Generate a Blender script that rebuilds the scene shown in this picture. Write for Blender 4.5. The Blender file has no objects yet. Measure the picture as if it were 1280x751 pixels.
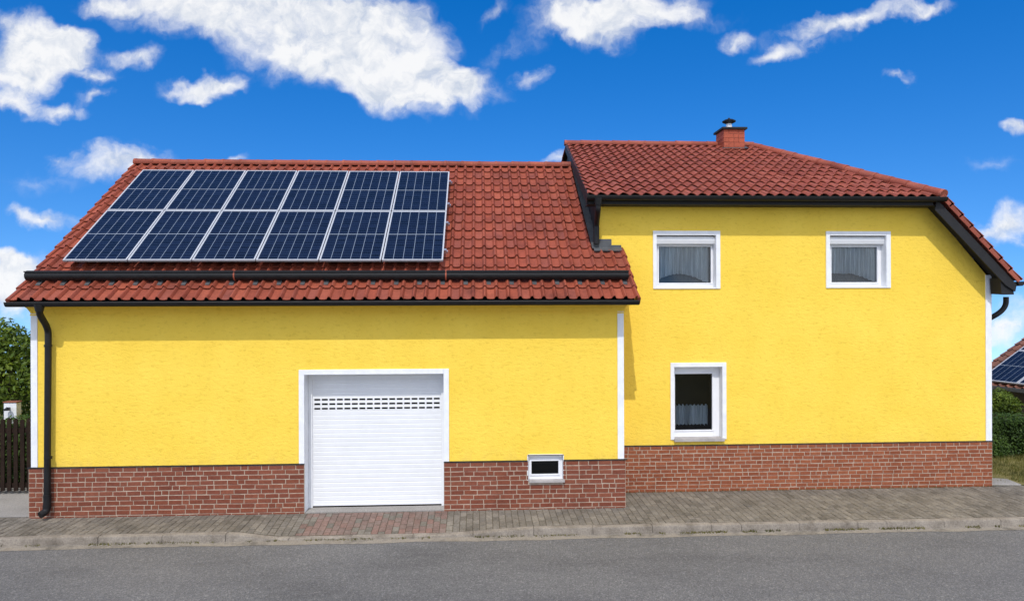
import bpy, math, random
from mathutils import Vector, Matrix
R = math.radians
rnd = random.Random(11)
sc = bpy.context.scene
COL = sc.collection

# ------------------------------------------------------------------ camera
CAM = Vector((0.0, -12.2, 3.73)); F = 853.0; CX, CY = 640.0, 375.5
YAW, ROLL = R(2.8), 0.003
fw = Vector((math.sin(YAW), math.cos(YAW), 0))
r0 = Vector((math.cos(YAW), -math.sin(YAW), 0)); u0 = Vector((0, 0, 1))
rt = r0*math.cos(ROLL) - u0*math.sin(ROLL)
up = u0*math.cos(ROLL) + r0*math.sin(ROLL)
cd = bpy.data.cameras.new('camera'); cam = bpy.data.objects.new('camera', cd); COL.objects.link(cam)
m = Matrix((rt, up, -fw)).transposed().to_4x4(); m.translation = CAM
cam.matrix_world = m
cd.sensor_width = 36; cd.lens = F/1280*36; cd.clip_end = 3000; cd.clip_start = 0.1
sc.camera = cam

def ray(px, py):
    return (fw + rt*((px-CX)/F) + up*((CY-py)/F))
def P(px, py, Y):                    # measured point on the vertical plane at depth Y
    d = ray(px, py); t = (Y-CAM.y)/d.y
    return CAM + d*t
def PZ(px, py, z):
    d = ray(px, py); t = (z-CAM.z)/d.z
    return CAM + d*t
def PP(px, py, o, n):
    d = ray(px, py); t = (o-CAM).dot(n)/d.dot(n)
    return CAM + d*t
def X(px, Y, py=500): return P(px, py, Y).x
def Z(px, py, Y): return P(px, py, Y).z

# ------------------------------------------------------------------ materials
def newmat(name, rough=0.6, spec=0.3, col=(.5,.5,.5)):
    mt = bpy.data.materials.new(name); mt.use_nodes = True
    nt = mt.node_tree; b = nt.nodes['Principled BSDF']
    b.inputs['Roughness'].default_value = rough
    b.inputs['Specular IOR Level'].default_value = spec
    b.inputs['Base Color'].default_value = (*col, 1)
    return mt, nt, b
def nd(nt, t, **kw):
    n = nt.nodes.new(t)
    for k, v in kw.items():
        if k.startswith('i_'):
            n.inputs[k[2:].replace('_', ' ')].default_value = v
        else: setattr(n, k, v)
    return n
def noise(nt, vec, scale, detail=4, rough=.55, dist=0):
    n = nd(nt, 'ShaderNodeTexNoise'); n.inputs['Scale'].default_value = scale
    n.inputs['Detail'].default_value = detail; n.inputs['Roughness'].default_value = rough
    n.inputs['Distortion'].default_value = dist
    if vec is not None: nt.links.new(vec, n.inputs['Vector'])
    return n
def ramp(nt, fac, stops):
    n = nd(nt, 'ShaderNodeValToRGB'); cr = n.color_ramp
    while len(cr.elements) < len(stops): cr.elements.new(.5)
    for e, (p, c) in zip(cr.elements, stops):
        e.position = p; e.color = (*c, 1) if len(c) == 3 else c
    nt.links.new(fac, n.inputs['Fac']); return n
def mix(nt, a, b, fac, mode='MIX'):
    n = nd(nt, 'ShaderNodeMix', data_type='RGBA', blend_type=mode)
    for s, v in ((0, fac), (6, a), (7, b)):
        if hasattr(v, 'is_output'): nt.links.new(v, n.inputs[s])
        else: n.inputs[s].default_value = v if not isinstance(v, tuple) else (*v, 1)
    return n.outputs[2]
def math_(nt, op, a, b=None, c=None, clamp=False):
    n = nd(nt, 'ShaderNodeMath', operation=op); n.use_clamp = clamp
    for i, v in enumerate((a, b, c)):
        if v is None: continue
        if hasattr(v, 'is_output'): nt.links.new(v, n.inputs[i])
        else: n.inputs[i].default_value = v
    return n.outputs[0]
def objco(nt, scale=(1,1,1)):
    t = nd(nt, 'ShaderNodeTexCoord'); mp = nd(nt, 'ShaderNodeMapping')
    mp.inputs['Scale'].default_value = scale
    nt.links.new(t.outputs['Object'], mp.inputs['Vector']); return mp.outputs['Vector']
def bump(nt, b, h, strength=.3, dist=.01, prev=None):
    n = nd(nt, 'ShaderNodeBump'); n.inputs['Strength'].default_value = strength
    n.inputs['Distance'].default_value = dist; nt.links.new(h, n.inputs['Height'])
    if prev is not None: nt.links.new(prev, n.inputs['Normal'])
    nt.links.new(n.outputs['Normal'], b.inputs['Normal']); return n.outputs['Normal']
M = {}
def stucco():
    mt, nt, b = newmat('yellow_stucco', .9, .15)
    v = objco(nt, (1, 1, 1.0)); vs = objco(nt, (1, 1, 2.0))
    a = noise(nt, v, 1.1, 3); h1 = noise(nt, vs, 9, 9, .72, .35); h2 = noise(nt, v, 55, 3, .6)
    big = ramp(nt, a.outputs['Fac'], [(.3, (.84,.575,.070)), (.7, (.89,.625,.088))])
    pit = ramp(nt, h1.outputs['Fac'], [(.33, (.80,.75,.62)), (.46, (1,1,1))])
    c = mix(nt, big.outputs[0], pit.outputs[0], .75, 'MULTIPLY')
    # grime streaks
    g = noise(nt, objco(nt, (2.2, 1, .35)), 1.3, 5, .65)
    gr = ramp(nt, g.outputs['Fac'], [(.52, (1,1,1)), (.8, (.84,.83,.80))])
    c = mix(nt, c, gr.outputs[0], .3, 'MULTIPLY')
    sx = nd(nt, 'ShaderNodeSeparateXYZ'); nt.links.new(v, sx.inputs[0])
    zz = nd(nt, 'ShaderNodeMapRange'); zz.inputs['From Min'].default_value = .84; zz.inputs['From Max'].default_value = 1.15; zz.inputs['To Min'].default_value = 1; zz.inputs['To Max'].default_value = 0
    nt.links.new(sx.outputs[2], zz.inputs['Value'])
    sn = noise(nt, objco(nt, (1, 1, .6)), 5, 6, .7)
    sm_ = math_(nt, 'MULTIPLY', zz.outputs[0], ramp(nt, sn.outputs['Fac'], [(.45, (0,0,0)), (.75, (1,1,1))]).outputs[0])
    c = mix(nt, c, (.50,.36,.12), math_(nt, 'MULTIPLY', sm_, .38))
    nt.links.new(c, b.inputs['Base Color'])
    n1 = bump(nt, b, h1.outputs['Fac'], .72, .018)
    bump(nt, b, h2.outputs['Fac'], .5, .008, n1)
    return mt
M['stucco'] = stucco()
def white(name, col=(.78,.79,.81), rough=.45, dirt=.12):
    mt, nt, b = newmat(name, rough, .35)
    n = noise(nt, objco(nt), 5, 6, .7)
    r = ramp(nt, n.outputs['Fac'], [(.35, tuple(c*(1-dirt) for c in col)), (.62, col)])
    nt.links.new(r.outputs[0], b.inputs['Base Color']); return mt
M['white'] = white('white_render', rough=.75)
M['pvc'] = white('white_plastic', (.80,.80,.81), .35, .06)
M['shutter'] = white('white_lacquered_metal', (.745,.75,.758), .38, .05)
M['stone'] = white('sill_stone', (.42,.39,.37), .7, .3)
def black(name, col=(.012,.012,.013), rough=.38):
    mt, nt, b = newmat(name, rough, .28)
    n = noise(nt, objco(nt), 6, 5, .7)
    r = ramp(nt, n.outputs['Fac'], [(.3, col), (.75, tuple(c*2.2 for c in col))])
    nt.links.new(r.outputs[0], b.inputs['Base Color'])
    rr = ramp(nt, n.outputs['Fac'], [(.3, (rough,)*3), (.7, (rough+.2,)*3)])
    nt.links.new(rr.outputs[0], b.inputs['Roughness']); return mt
M['black'] = black('black_metal', (.006,.006,.0065), .42)
M['blackwood'] = black('black_board', (.010,.010,.011), .55)
M['dark'] = newmat('dark_underlay', .9, .1, (.012,.010,.009))[0]
M['lead'] = white('grey_flashing', (.085,.09,.095), .5, .35)
M['zinc'] = newmat('bare_metal', .35, .5, (.55,.56,.58))[0]
M['zinc'].node_tree.nodes['Principled BSDF'].inputs['Metallic'].default_value = .8
def tilemat(name, cols, dirt, scale=1.0):
    mt, nt, b = newmat(name, .62, .28)
    g = nd(nt, 'ShaderNodeNewGeometry')
    r = ramp(nt, g.outputs['Random Per Island'], [(i/(len(cols)-1), c) for i, c in enumerate(cols)])
    v = objco(nt)
    n = noise(nt, v, 2.2, 7, .7); n2 = noise(nt, v, 38, 4, .65); n3 = noise(nt, v, .8, 4)
    d = ramp(nt, n.outputs['Fac'], [(.45, (1,1,1)), (.72, dirt)])
    c = mix(nt, r.outputs[0], d.outputs[0], .8, 'MULTIPLY')
    s = ramp(nt, n2.outputs['Fac'], [(.3, (.62,.58,.56)), (.52, (1,1,1)), (.80, (1.22,1.25,1.2))])
    c = mix(nt, c, s.outputs[0], .6, 'MULTIPLY')
    li = ramp(nt, n3.outputs['Fac'], [(.35, (.90,.89,.89)), (.65, (1.06,1.04,1.02))])
    c = mix(nt, c, li.outputs[0], 1, 'MULTIPLY')
    nt.links.new(c, b.inputs['Base Color'])
    bump(nt, b, n2.outputs['Fac'], .25, .004)
    return mt
M['tile_a'] = tilemat('orange_clay_tile', [(.215,.050,.029), (.285,.064,.034), (.25,.055,.029), (.33,.082,.044), (.225,.060,.040), (.30,.067,.033)], (.48,.45,.45))
M['tile_b'] = tilemat('brown_red_tile', [(.24,.060,.038), (.30,.075,.045), (.265,.064,.038), (.34,.096,.060), (.27,.075,.050)], (.6,.56,.56))
M['tile_c'] = tilemat('old_brown_tile', [(.16,.07,.05), (.22,.09,.06), (.13,.065,.05)], (.5,.5,.5))
def brickmat(name, cols):
    mt, nt, b = newmat(name, .7, .3)
    g = nd(nt, 'ShaderNodeNewGeometry')
    r = ramp(nt, g.outputs['Random Per Island'], [(i/(len(cols)-1), c) for i, c in enumerate(cols)])
    n = noise(nt, objco(nt), 30, 5, .7)
    s = ramp(nt, n.outputs['Fac'], [(.3, (.65,.62,.62)), (.55, (1,1,1)), (.8, (1.2,1.2,1.2))])
    c = mix(nt, r.outputs[0], s.outputs[0], .8, 'MULTIPLY')
    n2 = noise(nt, objco(nt), 1.4, 5, .7)
    s2 = ramp(nt, n2.outputs['Fac'], [(.4, (1,1,1)), (.75, (.74,.72,.72))])
    c = mix(nt, c, s2.outputs[0], .8, 'MULTIPLY')
    nt.links.new(c, b.inputs['Base Color']); bump(nt, b, n.outputs['Fac'], .4, .004)
    return mt
M['brick_a'] = brickmat('dark_red_brick', [(.175,.050,.027), (.21,.060,.030), (.24,.078,.043), (.185,.051,.027), (.22,.069,.040)])
M['brick_b'] = brickmat('red_orange_brick', [(.23,.066,.028), (.275,.080,.032), (.31,.100,.044), (.24,.067,.028), (.285,.090,.042)])
M['brick_c'] = brickmat('orange_chimney_brick', [(.34,.075,.038), (.40,.090,.045), (.36,.08,.04)])
def mortar(name, col):
    mt, nt, b = newmat(name, .95, .1)
    n = noise(nt, objco(nt), 9, 5, .7)
    r = ramp(nt, n.outputs['Fac'], [(.3, tuple(c*.6 for c in col)), (.6, col)])
    nt.links.new(r.outputs[0], b.inputs['Base Color']); return mt
M['mortar'] = mortar('light_mortar', (.46,.365,.28))
M['mortar_red'] = mortar('red_mortar', (.17,.06,.045))
def asphalt():
    mt, nt, b = newmat('asphalt', .85, .25)
    v = objco(nt); n = noise(nt, v, 95, 2, .6); n1 = noise(nt, objco(nt, (.5,1.3,1)), .55, 7, .68); n2 = noise(nt, v, 260, 1, .5)
    vo = nd(nt, 'ShaderNodeTexVoronoi'); vo.inputs['Scale'].default_value = 48; nt.links.new(v, vo.inputs['Vector'])
    c = ramp(nt, n.outputs['Fac'], [(.3, (.080,.078,.077)), (.5, (.132,.129,.127)), (.72, (.22,.215,.21))])
    sp = ramp(nt, vo.outputs['Color'], [(.0, (.68,.68,.69)), (.7, (1,1,1)), (.97, (1.65,1.63,1.6))])
    c1 = mix(nt, c.outputs[0], sp.outputs[0], .75, 'MULTIPLY')
    l = ramp(nt, n1.outputs['Fac'], [(.32, (.74,.74,.75)), (.5, (1,1,1)), (.7, (1.16,1.15,1.13))])
    c2 = mix(nt, c1, l.outputs[0], 1, 'MULTIPLY')
    # worn wheel track band, follows the road
    nt.links.new(c2, b.inputs['Base Color'])
    h = math_(nt, 'ADD', n.outputs['Fac'], vo.outputs['Distance'])
    bump(nt, b, h, .7, .008); return mt
M['asphalt'] = asphalt()
def pavermat(name, cols):
    mt, nt, b = newmat(name, .9, .15)
    g = nd(nt, 'ShaderNodeNewGeometry')
    r = ramp(nt, g.outputs['Random Per Island'], [(i/(len(cols)-1), c) for i, c in enumerate(cols)])
    v = objco(nt); n = noise(nt, v, 1.3, 6, .7); n2 = noise(nt, v, 26, 7, .8)
    s = ramp(nt, n.outputs['Fac'], [(.33, (.72,.71,.68)), (.5, (1,1,1)), (.7, (1.25,1.24,1.2))])
    c = mix(nt, r.outputs[0], s.outputs[0], .9, 'MULTIPLY')
    s2 = ramp(nt, n2.outputs['Fac'], [(.32, (.5,.5,.48)), (.5, (1,1,1)), (.7, (1.4,1.4,1.4))])
    c = mix(nt, c, s2.outputs[0], .8, 'MULTIPLY')
    nt.links.new(c, b.inputs['Base Color']); bump(nt, b, n2.outputs['Fac'], .5, .004); return mt
M['paver'] = pavermat('grey_brown_paver', [(.125,.110,.090), (.175,.155,.128), (.15,.132,.108), (.205,.182,.150), (.138,.124,.106)])
M['paver_red'] = pavermat('red_paver', [(.165,.115,.096), (.20,.132,.110), (.18,.138,.116), (.21,.124,.100), (.155,.122,.104)])
def rough_ground(name, stops, scale, scale2, bs=.5):
    mt, nt, b = newmat(name, .95, .1)
    v = objco(nt); n = noise(nt, v, scale, 7, .7); n2 = noise(nt, v, scale2, 3, .7)
    c = ramp(nt, n.outputs['Fac'], stops)
    s2 = ramp(nt, n2.outputs['Fac'], [(.25, (.6,.6,.6)), (.7, (1.25,1.25,1.25))])
    c = mix(nt, c.outputs[0], s2.outputs[0], .8, 'MULTIPLY')
    nt.links.new(c, b.inputs['Base Color']); bump(nt, b, n2.outputs['Fac'], bs, .01); return mt
M['joint'] = rough_ground('mossy_joint', [(.35, (.05,.042,.03)), (.55, (.085,.068,.045)), (.7, (.075,.075,.03))], 3, 40)
M['concrete'] = rough_ground('concrete_kerb', [(.3, (.13,.110,.088)), (.5, (.23,.20,.165)), (.7, (.30,.265,.22))], 3.0, 40)
M['edge'] = rough_ground('dusty_concrete_edge', [(.35, (.14,.125,.105)), (.52, (.26,.23,.19)), (.7, (.20,.17,.13))], 3, 50)
M['yard'] = rough_ground('pale_concrete_yard', [(.3, (.24,.225,.205)), (.7, (.33,.31,.285))], 1.2, 40)
M['soil'] = rough_ground('dry_grass_soil', [(.3, (.10,.095,.03)), (.5, (.16,.14,.05)), (.7, (.21,.175,.08))], 1.6, 45)
def leafmat(name, cols):
    mt, nt, b = newmat(name, .5, .3)
    g = nd(nt, 'ShaderNodeNewGeometry')
    r = ramp(nt, g.outputs['Random Per Island'], [(i/(len(cols)-1), c) for i, c in enumerate(cols)])
    n = noise(nt, objco(nt), 1.6, 3, .6)
    s = ramp(nt, n.outputs['Fac'], [(.35, (.55,.6,.6)), (.65, (1.4,1.35,1.1))])
    c = mix(nt, r.outputs[0], s.outputs[0], 1, 'MULTIPLY')
    nt.links.new(c, b.inputs['Base Color'])
    tr = nd(nt, 'ShaderNodeBsdfTranslucent'); nt.links.new(c, tr.inputs['Color'])
    mx = nd(nt, 'ShaderNodeMixShader'); mx.inputs[0].default_value = .3
    nt.links.new(b.outputs[0], mx.inputs[1]); nt.links.new(tr.outputs[0], mx.inputs[2])
    nt.links.new(mx.outputs[0], nt.nodes['Material Output'].inputs['Surface']); return mt
M['leaf'] = leafmat('tree_leaf', [(.055,.10,.010), (.10,.155,.014), (.14,.19,.018), (.07,.115,.012)])
M['hedge'] = leafmat('hedge_leaf', [(.030,.065,.012), (.05,.095,.016), (.065,.115,.018)])
M['grass'] = leafmat('dry_grass', [(.10,.11,.025), (.17,.15,.05), (.08,.10,.02), (.22,.19,.08)])
M['moss'] = leafmat('moss', [(.10,.10,.02), (.14,.12,.03), (.08,.085,.02)])
M['bark'] = rough_ground('bark', [(.3, (.05,.035,.025)), (.7, (.10,.075,.055))], 6, 50)
M['fencewood'] = rough_ground('dark_stained_wood', [(.3, (.014,.009,.007)), (.7, (.035,.022,.016))], 4, 60)
M['greywall'] = rough_ground('grey_brown_render', [(.3, (.11,.09,.075)), (.7, (.15,.125,.105))], 2, 50)
M['terracotta'] = newmat('terracotta_cap', .8, .2, (.22,.08,.045))[0]
def glassmat():
    mt = bpy.data.materials.new('window_glass'); mt.use_nodes = True; nt = mt.node_tree
    nt.nodes.clear(); o = nd(nt, 'ShaderNodeOutputMaterial')
    t = nd(nt, 'ShaderNodeBsdfTransparent'); t.inputs[0].default_value = (.84,.88,.90,1)
    g = nd(nt, 'ShaderNodeBsdfGlossy'); g.inputs['Roughness'].default_value = .02
    f = nd(nt, 'ShaderNodeFresnel'); f.inputs['IOR'].default_value = 1.55
    mx = nd(nt, 'ShaderNodeMixShader'); nt.links.new(f.outputs[0], mx.inputs[0])
    nt.links.new(t.outputs[0], mx.inputs[1]); nt.links.new(g.outputs[0], mx.inputs[2])
    nt.links.new(mx.outputs[0], o.inputs['Surface']); return mt
M['glass'] = glassmat()
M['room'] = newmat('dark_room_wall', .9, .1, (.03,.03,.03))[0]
def curtain():
    mt, nt, b = newmat('net_curtain', .9, .1, (.50,.55,.58))
    n = noise(nt, objco(nt, (1,1,.05)), 45, 2); r = ramp(nt, n.outputs['Fac'], [(.3, (.34,.38,.40)), (.7, (.68,.73,.75))])
    nt.links.new(r.outputs[0], b.inputs['Base Color']); return mt
M['curtain'] = curtain()
def cellmat():
    mt, nt, b = newmat('solar_cells', .16, .14)
    uv = nd(nt, 'ShaderNodeUVMap'); sp = nd(nt, 'ShaderNodeSeparateXYZ'); nt.links.new(uv.outputs[0], sp.inputs[0])
    def line(co, n, w):      # n cells along the unit length, line half width w in cell units
        a = math_(nt, 'MULTIPLY', co, n); f = math_(nt, 'FRACT', a)
        f = math_(nt, 'SUBTRACT', f, .5); f = math_(nt, 'ABSOLUTE', f)
        return math_(nt, 'GREATER_THAN', f, .5-w)
    u, v = sp.outputs[0], sp.outputs[1]
    lu = line(u, 6, .032); lmid = line(v, 2, .0085)
    lv = line(v, 20, .035); bus = line(u, 30, .05)
    c = nd(nt, 'ShaderNodeTexNoise'); c.inputs['Scale'].default_value = 3
    nt.links.new(uv.outputs[0], c.inputs['Vector'])
    # every cell has its own slight crystal tint
    fl = nd(nt, 'ShaderNodeVectorMath', operation='MULTIPLY'); fl.inputs[1].default_value = (6, 20, 1); nt.links.new(uv.outputs[0], fl.inputs[0])
    ff = nd(nt, 'ShaderNodeVectorMath', operation='FLOOR'); nt.links.new(fl.outputs[0], ff.inputs[0])
    wn = nd(nt, 'ShaderNodeTexWhiteNoise', noise_dimensions='3D')
    oi = nd(nt, 'ShaderNodeObjectInfo'); ad = nd(nt, 'ShaderNodeVectorMath', operation='ADD')
    nt.links.new(ff.outputs[0], ad.inputs[0]); nt.links.new(oi.outputs['Random'], ad.inputs[1]); nt.links.new(ad.outputs[0], wn.inputs['Vector'])
    cell = ramp(nt, wn.outputs['Value'], [(0, (.004,.008,.019)), (.5, (.0055,.010,.025)), (1, (.007,.013,.032))])
    x = mix(nt, cell.outputs[0], (.05,.075,.13), math_(nt, 'MULTIPLY', bus, .16))
    x = mix(nt, x, (.05,.08,.15), math_(nt, 'MULTIPLY', lv, .6))
    x = mix(nt, x, (.15,.18,.225), lu); x = mix(nt, x, (.28,.32,.37), lmid)
    nt.links.new(x, b.inputs['Base Color'])
    return mt
M['cells'] = cellmat()
M['alu'] = newmat('anodised_aluminium', .4, .5, (.50,.51,.53))[0]
M['alu'].node_tree.nodes['Principled BSDF'].inputs['Metallic'].default_value = .25
M['backsheet'] = newmat('panel_underside', .7, .2, (.012,.012,.013))[0]

# ------------------------------------------------------------------ mesh builder
ORG = {}
class MB:
    def __init__(s): s.v = []; s.f = []; s.mi = []; s.uv = {}
    def face(s, pts, mi=0, uv=None):
        i = len(s.v); s.v += [tuple(p) for p in pts]; s.f.append(tuple(range(i, i+len(pts)))); s.mi.append(mi)
        if uv: s.uv[len(s.f)-1] = uv
    def box(s, x0, x1, y0, y1, z0, z1, mi=0):
        s.hexa([(x0,y0,z0),(x1,y0,z0),(x1,y1,z0),(x0,y1,z0),(x0,y0,z1),(x1,y0,z1),(x1,y1,z1),(x0,y1,z1)], mi)
    def hexa(s, p, mi=0):
        i = len(s.v); s.v += [tuple(q) for q in p]
        for f in ((0,3,2,1),(4,5,6,7),(0,1,5,4),(1,2,6,5),(2,3,7,6),(3,0,4,7)):
            s.f.append(tuple(i+k for k in f)); s.mi.append(mi)
    def obox(s, O, U, V, N, a0, a1, b0, b1, c0, c1, mi=0):
        q = lambda a, b, c: O + U*a + V*b + N*c
        s.hexa([q(a0,b0,c0),q(a1,b0,c0),q(a1,b1,c0),q(a0,b1,c0),q(a0,b0,c1),q(a1,b0,c1),q(a1,b1,c1),q(a0,b1,c1)], mi)
    def grid(s, rows, mi=0):
        i = len(s.v); n = len(rows[0])
        for r in rows: s.v += [tuple(p) for p in r]
        for a in range(len(rows)-1):
            for b in range(n-1):
                q = (i+a*n+b, i+a*n+b+1, i+(a+1)*n+b+1, i+(a+1)*n+b)
                s.f.append(q); s.mi.append(mi)
    def prism(s, poly, d, mi=0):         # closed polygon extruded by vector d
        n = len(poly); i = len(s.v); d = Vector(d)
        s.v += [tuple(Vector(p)) for p in poly] + [tuple(Vector(p)+d) for p in poly]
        s.f.append(tuple(i+k for k in range(n))[::-1]); s.mi.append(mi)
        s.f.append(tuple(i+n+k for k in range(n))); s.mi.append(mi)
        for k in range(n):
            l = (k+1) % n; s.f.append((i+k, i+l, i+n+l, i+n+k)); s.mi.append(mi)
    def tube(s, pts, r, n=14, mi=0, cap=True):
        pts = [Vector(p) for p in pts]; rr = r if isinstance(r, (list, tuple)) else [r]*len(pts)
        prev = None; rows = []
        for k, p in enumerate(pts):
            t = (pts[min(k+1, len(pts)-1)] - pts[max(k-1, 0)]).normalized()
            if prev is None:
                a = t.orthogonal().normalized()
            else:
                a = (prev - t*prev.dot(t)).normalized()
            prev = a; b = t.cross(a)
            rows.append([p + (a*math.cos(2*math.pi*q/n) + b*math.sin(2*math.pi*q/n))*rr[k] for q in range(n)])
        i = len(s.v)
        for r_ in rows: s.v += [tuple(q) for q in r_]
        for a in range(len(rows)-1):
            for b in range(n):
                c = (b+1) % n; s.f.append((i+a*n+b, i+a*n+c, i+(a+1)*n+c, i+(a+1)*n+b)); s.mi.append(mi)
        if cap:
            s.f.append(tuple(i+b for b in range(n))[::-1]); s.mi.append(mi)
            j = i+(len(rows)-1)*n; s.f.append(tuple(j+b for b in range(n))); s.mi.append(mi)
    def build(s, name, mats, parent=None, loc=None, smooth=None, bevel=0):
        if not isinstance(mats, (list, tuple)): mats = [mats]
        org = ORG[parent.name] if parent else Vector(loc or (0,0,0))
        me = bpy.data.meshes.new(name)
        me.from_pydata([(v[0]-org.x, v[1]-org.y, v[2]-org.z) for v in s.v], [], s.f)
        for mm in mats: me.materials.append(mm)
        me.polygons.foreach_set('material_index', s.mi)
        if s.uv:
            ul = me.uv_layers.new(name='UVMap')
            for fi, uv in s.uv.items():
                p = me.polygons[fi]
                for li, q in zip(p.loop_indices, uv): ul.data[li].uv = q
        if smooth is not None:
            me.polygons.foreach_set('use_smooth', [True]*len(s.f)); me.set_sharp_from_angle(angle=R(smooth))
        me.update()
        o = bpy.data.objects.new(name, me); COL.objects.link(o)
        if parent: o.parent = parent
        else: o.location = org
        ORG[o.name] = org
        if bevel:
            bm = o.modifiers.new('bevel', 'BEVEL'); bm.width = bevel; bm.segments = 2; bm.limit_method = 'ANGLE'
        return o
def tag(o, label=None, cat=None, group=None, kind=None):
    if label: o['label'] = label
    if cat: o['category'] = cat
    if group: o['group'] = group
    if kind: o['kind'] = kind
    return o
def empty(name, loc):
    o = bpy.data.objects.new(name, None); COL.objects.link(o); o.location = loc; o.empty_display_size = .3
    ORG[o.name] = Vector(loc); return o

# ------------------------------------------------------------------ shared builders
def tiles(mb, O, U, V, N, u0, u1, v1, w, e, prof, cl=None, cr=None, lift=.034, thick=.013, ns=9, seed=1, deck=True, v0=0, skip=None):
    q = random.Random(seed); ov = .055
    nc = math.ceil((v1-v0)/e - .05); ncol = math.ceil((u1-u0)/w)
    for j in range(nc):
        vj = v0 + j*e
        for i in range(ncol):
            ua = u0+i*w; dv = q.uniform(-.007, .007); dh = q.uniform(-.003, .004); sk = q.uniform(-.006, .006)
            a0 = cl(vj+e/2) if cl else u0; a1 = cr(vj+e/2) if cr else u1
            if ua+w < a0+.01 or ua > a1-.01: continue
            if skip and skip(ua+w/2, vj+e/2): continue
            rows = []
            for vv, hh in ((vj+dv, lift-thick), (vj+dv, lift), (vj+dv+.02, lift*.95), (min(vj+e*.5, v1), lift*.52), (min(vj+e+ov, v1), 0.0)):
                row = []
                for k in range(ns):
                    s = k/(ns-1); u = ua + w*s*1.0
                    lo = cl(vv) if cl else u0; hi = cr(vv) if cr else u1
                    uc = min(max(u, lo), hi)
                    row.append(O + U*uc + V*(vv + sk*(s-.5)) + N*(hh + dh + prof(s)))
                rows.append(row)
            mb.grid(rows, 0)
    if deck:
        lo = cl if cl else (lambda v: u0); hi = cr if cr else (lambda v: u1)
        vb = v0+.02
        mb.face([O+U*(lo(vb)+.03)+V*vb-N*.03, O+U*(hi(vb)-.03)+V*vb-N*.03, O+U*(hi(v1)-.03)+V*v1-N*.03, O+U*(lo(v1)+.03)+V*v1-N*.03], 1)
def prof_pan(s):                       # flat pan with a round roll on its right
    if s > .62: return .052*math.sin((s-.62)/.38*math.pi)**.8
    return -.010*math.sin(s/.62*math.pi)
def prof_wave(s):
    return .026*math.sin(2*math.pi*s) + .006*math.sin(4*math.pi*s+.6)
def ridge_tiles(mb, A, B, r=.105, L=.36, seed=2, flat=.85):
    q = random.Random(seed); A, B = Vector(A), Vector(B); d = (B-A); n = max(1, round(d.length/L)); t = d.normalized()
    side = t.cross(Vector((0,0,1))).normalized(); upv = side.cross(t).normalized()
    for k in range(n):
        a = A + d*(k/n); b = A + d*((k+1.12)/n if k < n-1 else 1); rows = []
        jz = q.uniform(-.004, .006)
        for p, rr in ((a, r*.93), (a, r*1.0), (a+t*.05, r*1.02), (a+t*.055, r*.97), (b, r*.90)):
            rows.append([p + side*rr*math.cos(R(-25+230*h/10)) + upv*(rr*flat*math.sin(R(-25+230*h/10))+jz) for h in range(11)])
        mb.grid(rows, 0)
        mb.face([A + d*(k/n) + side*r*.93*math.cos(R(-25+230*h/10)) + upv*r*.93*flat*math.sin(R(-25+230*h/10)) for h in range(11)], 0)
def gutter(mb, A, B, r=.065, closed=False):
    A, B = Vector(A), Vector(B); t = (B-A).normalized(); side = t.cross(Vector((0,0,1))).normalized()   # side: outwards
    rows = []
    prof = []
    for k in range(13):
        a = math.pi*k/12; prof.append((math.cos(a)*r, -math.sin(a)*r*1.05))
    prof = [(r-.012, .002), (r-.010, .014), (r+.004, .016), (r+.010, .006)] + prof + [(-r, .02)]
    for p in (A, B): rows.append([p + side*x + Vector((0,0,z)) for x, z in prof])
    mb.grid(rows)
    inner = [[p + side*x*.93 + Vector((0,0,z*.93+.001)) for x, z in prof[4:]] for p in (A, B)]
    mb.grid(inner)
    for p in (A, B): mb.face([p + side*x + Vector((0,0,z)) for x, z in prof[4:-1]])
    if closed: mb.face([A+side*r, B+side*r, B-side*r, A-side*r])
def smooth_path(pts, it=3):
    pts = [Vector(p) for p in pts]
    for _ in range(it):
        o = [pts[0]]
        for a, b in zip(pts, pts[1:]): o += [a*.75+b*.25, a*.25+b*.75]
        pts = o + [pts[-1]]
    return pts
def wall_grid(mb, x0, x1, z0, z1, Y, holes, mi=0):
    xs = sorted({x0, x1, *[h[0] for h in holes], *[h[1] for h in holes]})
    zs = sorted({z0, z1, *[h[2] for h in holes], *[h[3] for h in holes]})
    xs = [a for a in xs if x0 <= a <= x1]; zs = [a for a in zs if z0 <= a <= z1]
    for a, b in zip(xs, xs[1:]):
        for c, d in zip(zs, zs[1:]):
            mx, mz = (a+b)/2, (c+d)/2
            if any(h[0] < mx < h[1] and h[2] < mz < h[3] for h in holes): continue
            mb.face([(a,Y,c),(b,Y,c),(b,Y,d),(a,Y,d)], mi)
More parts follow.
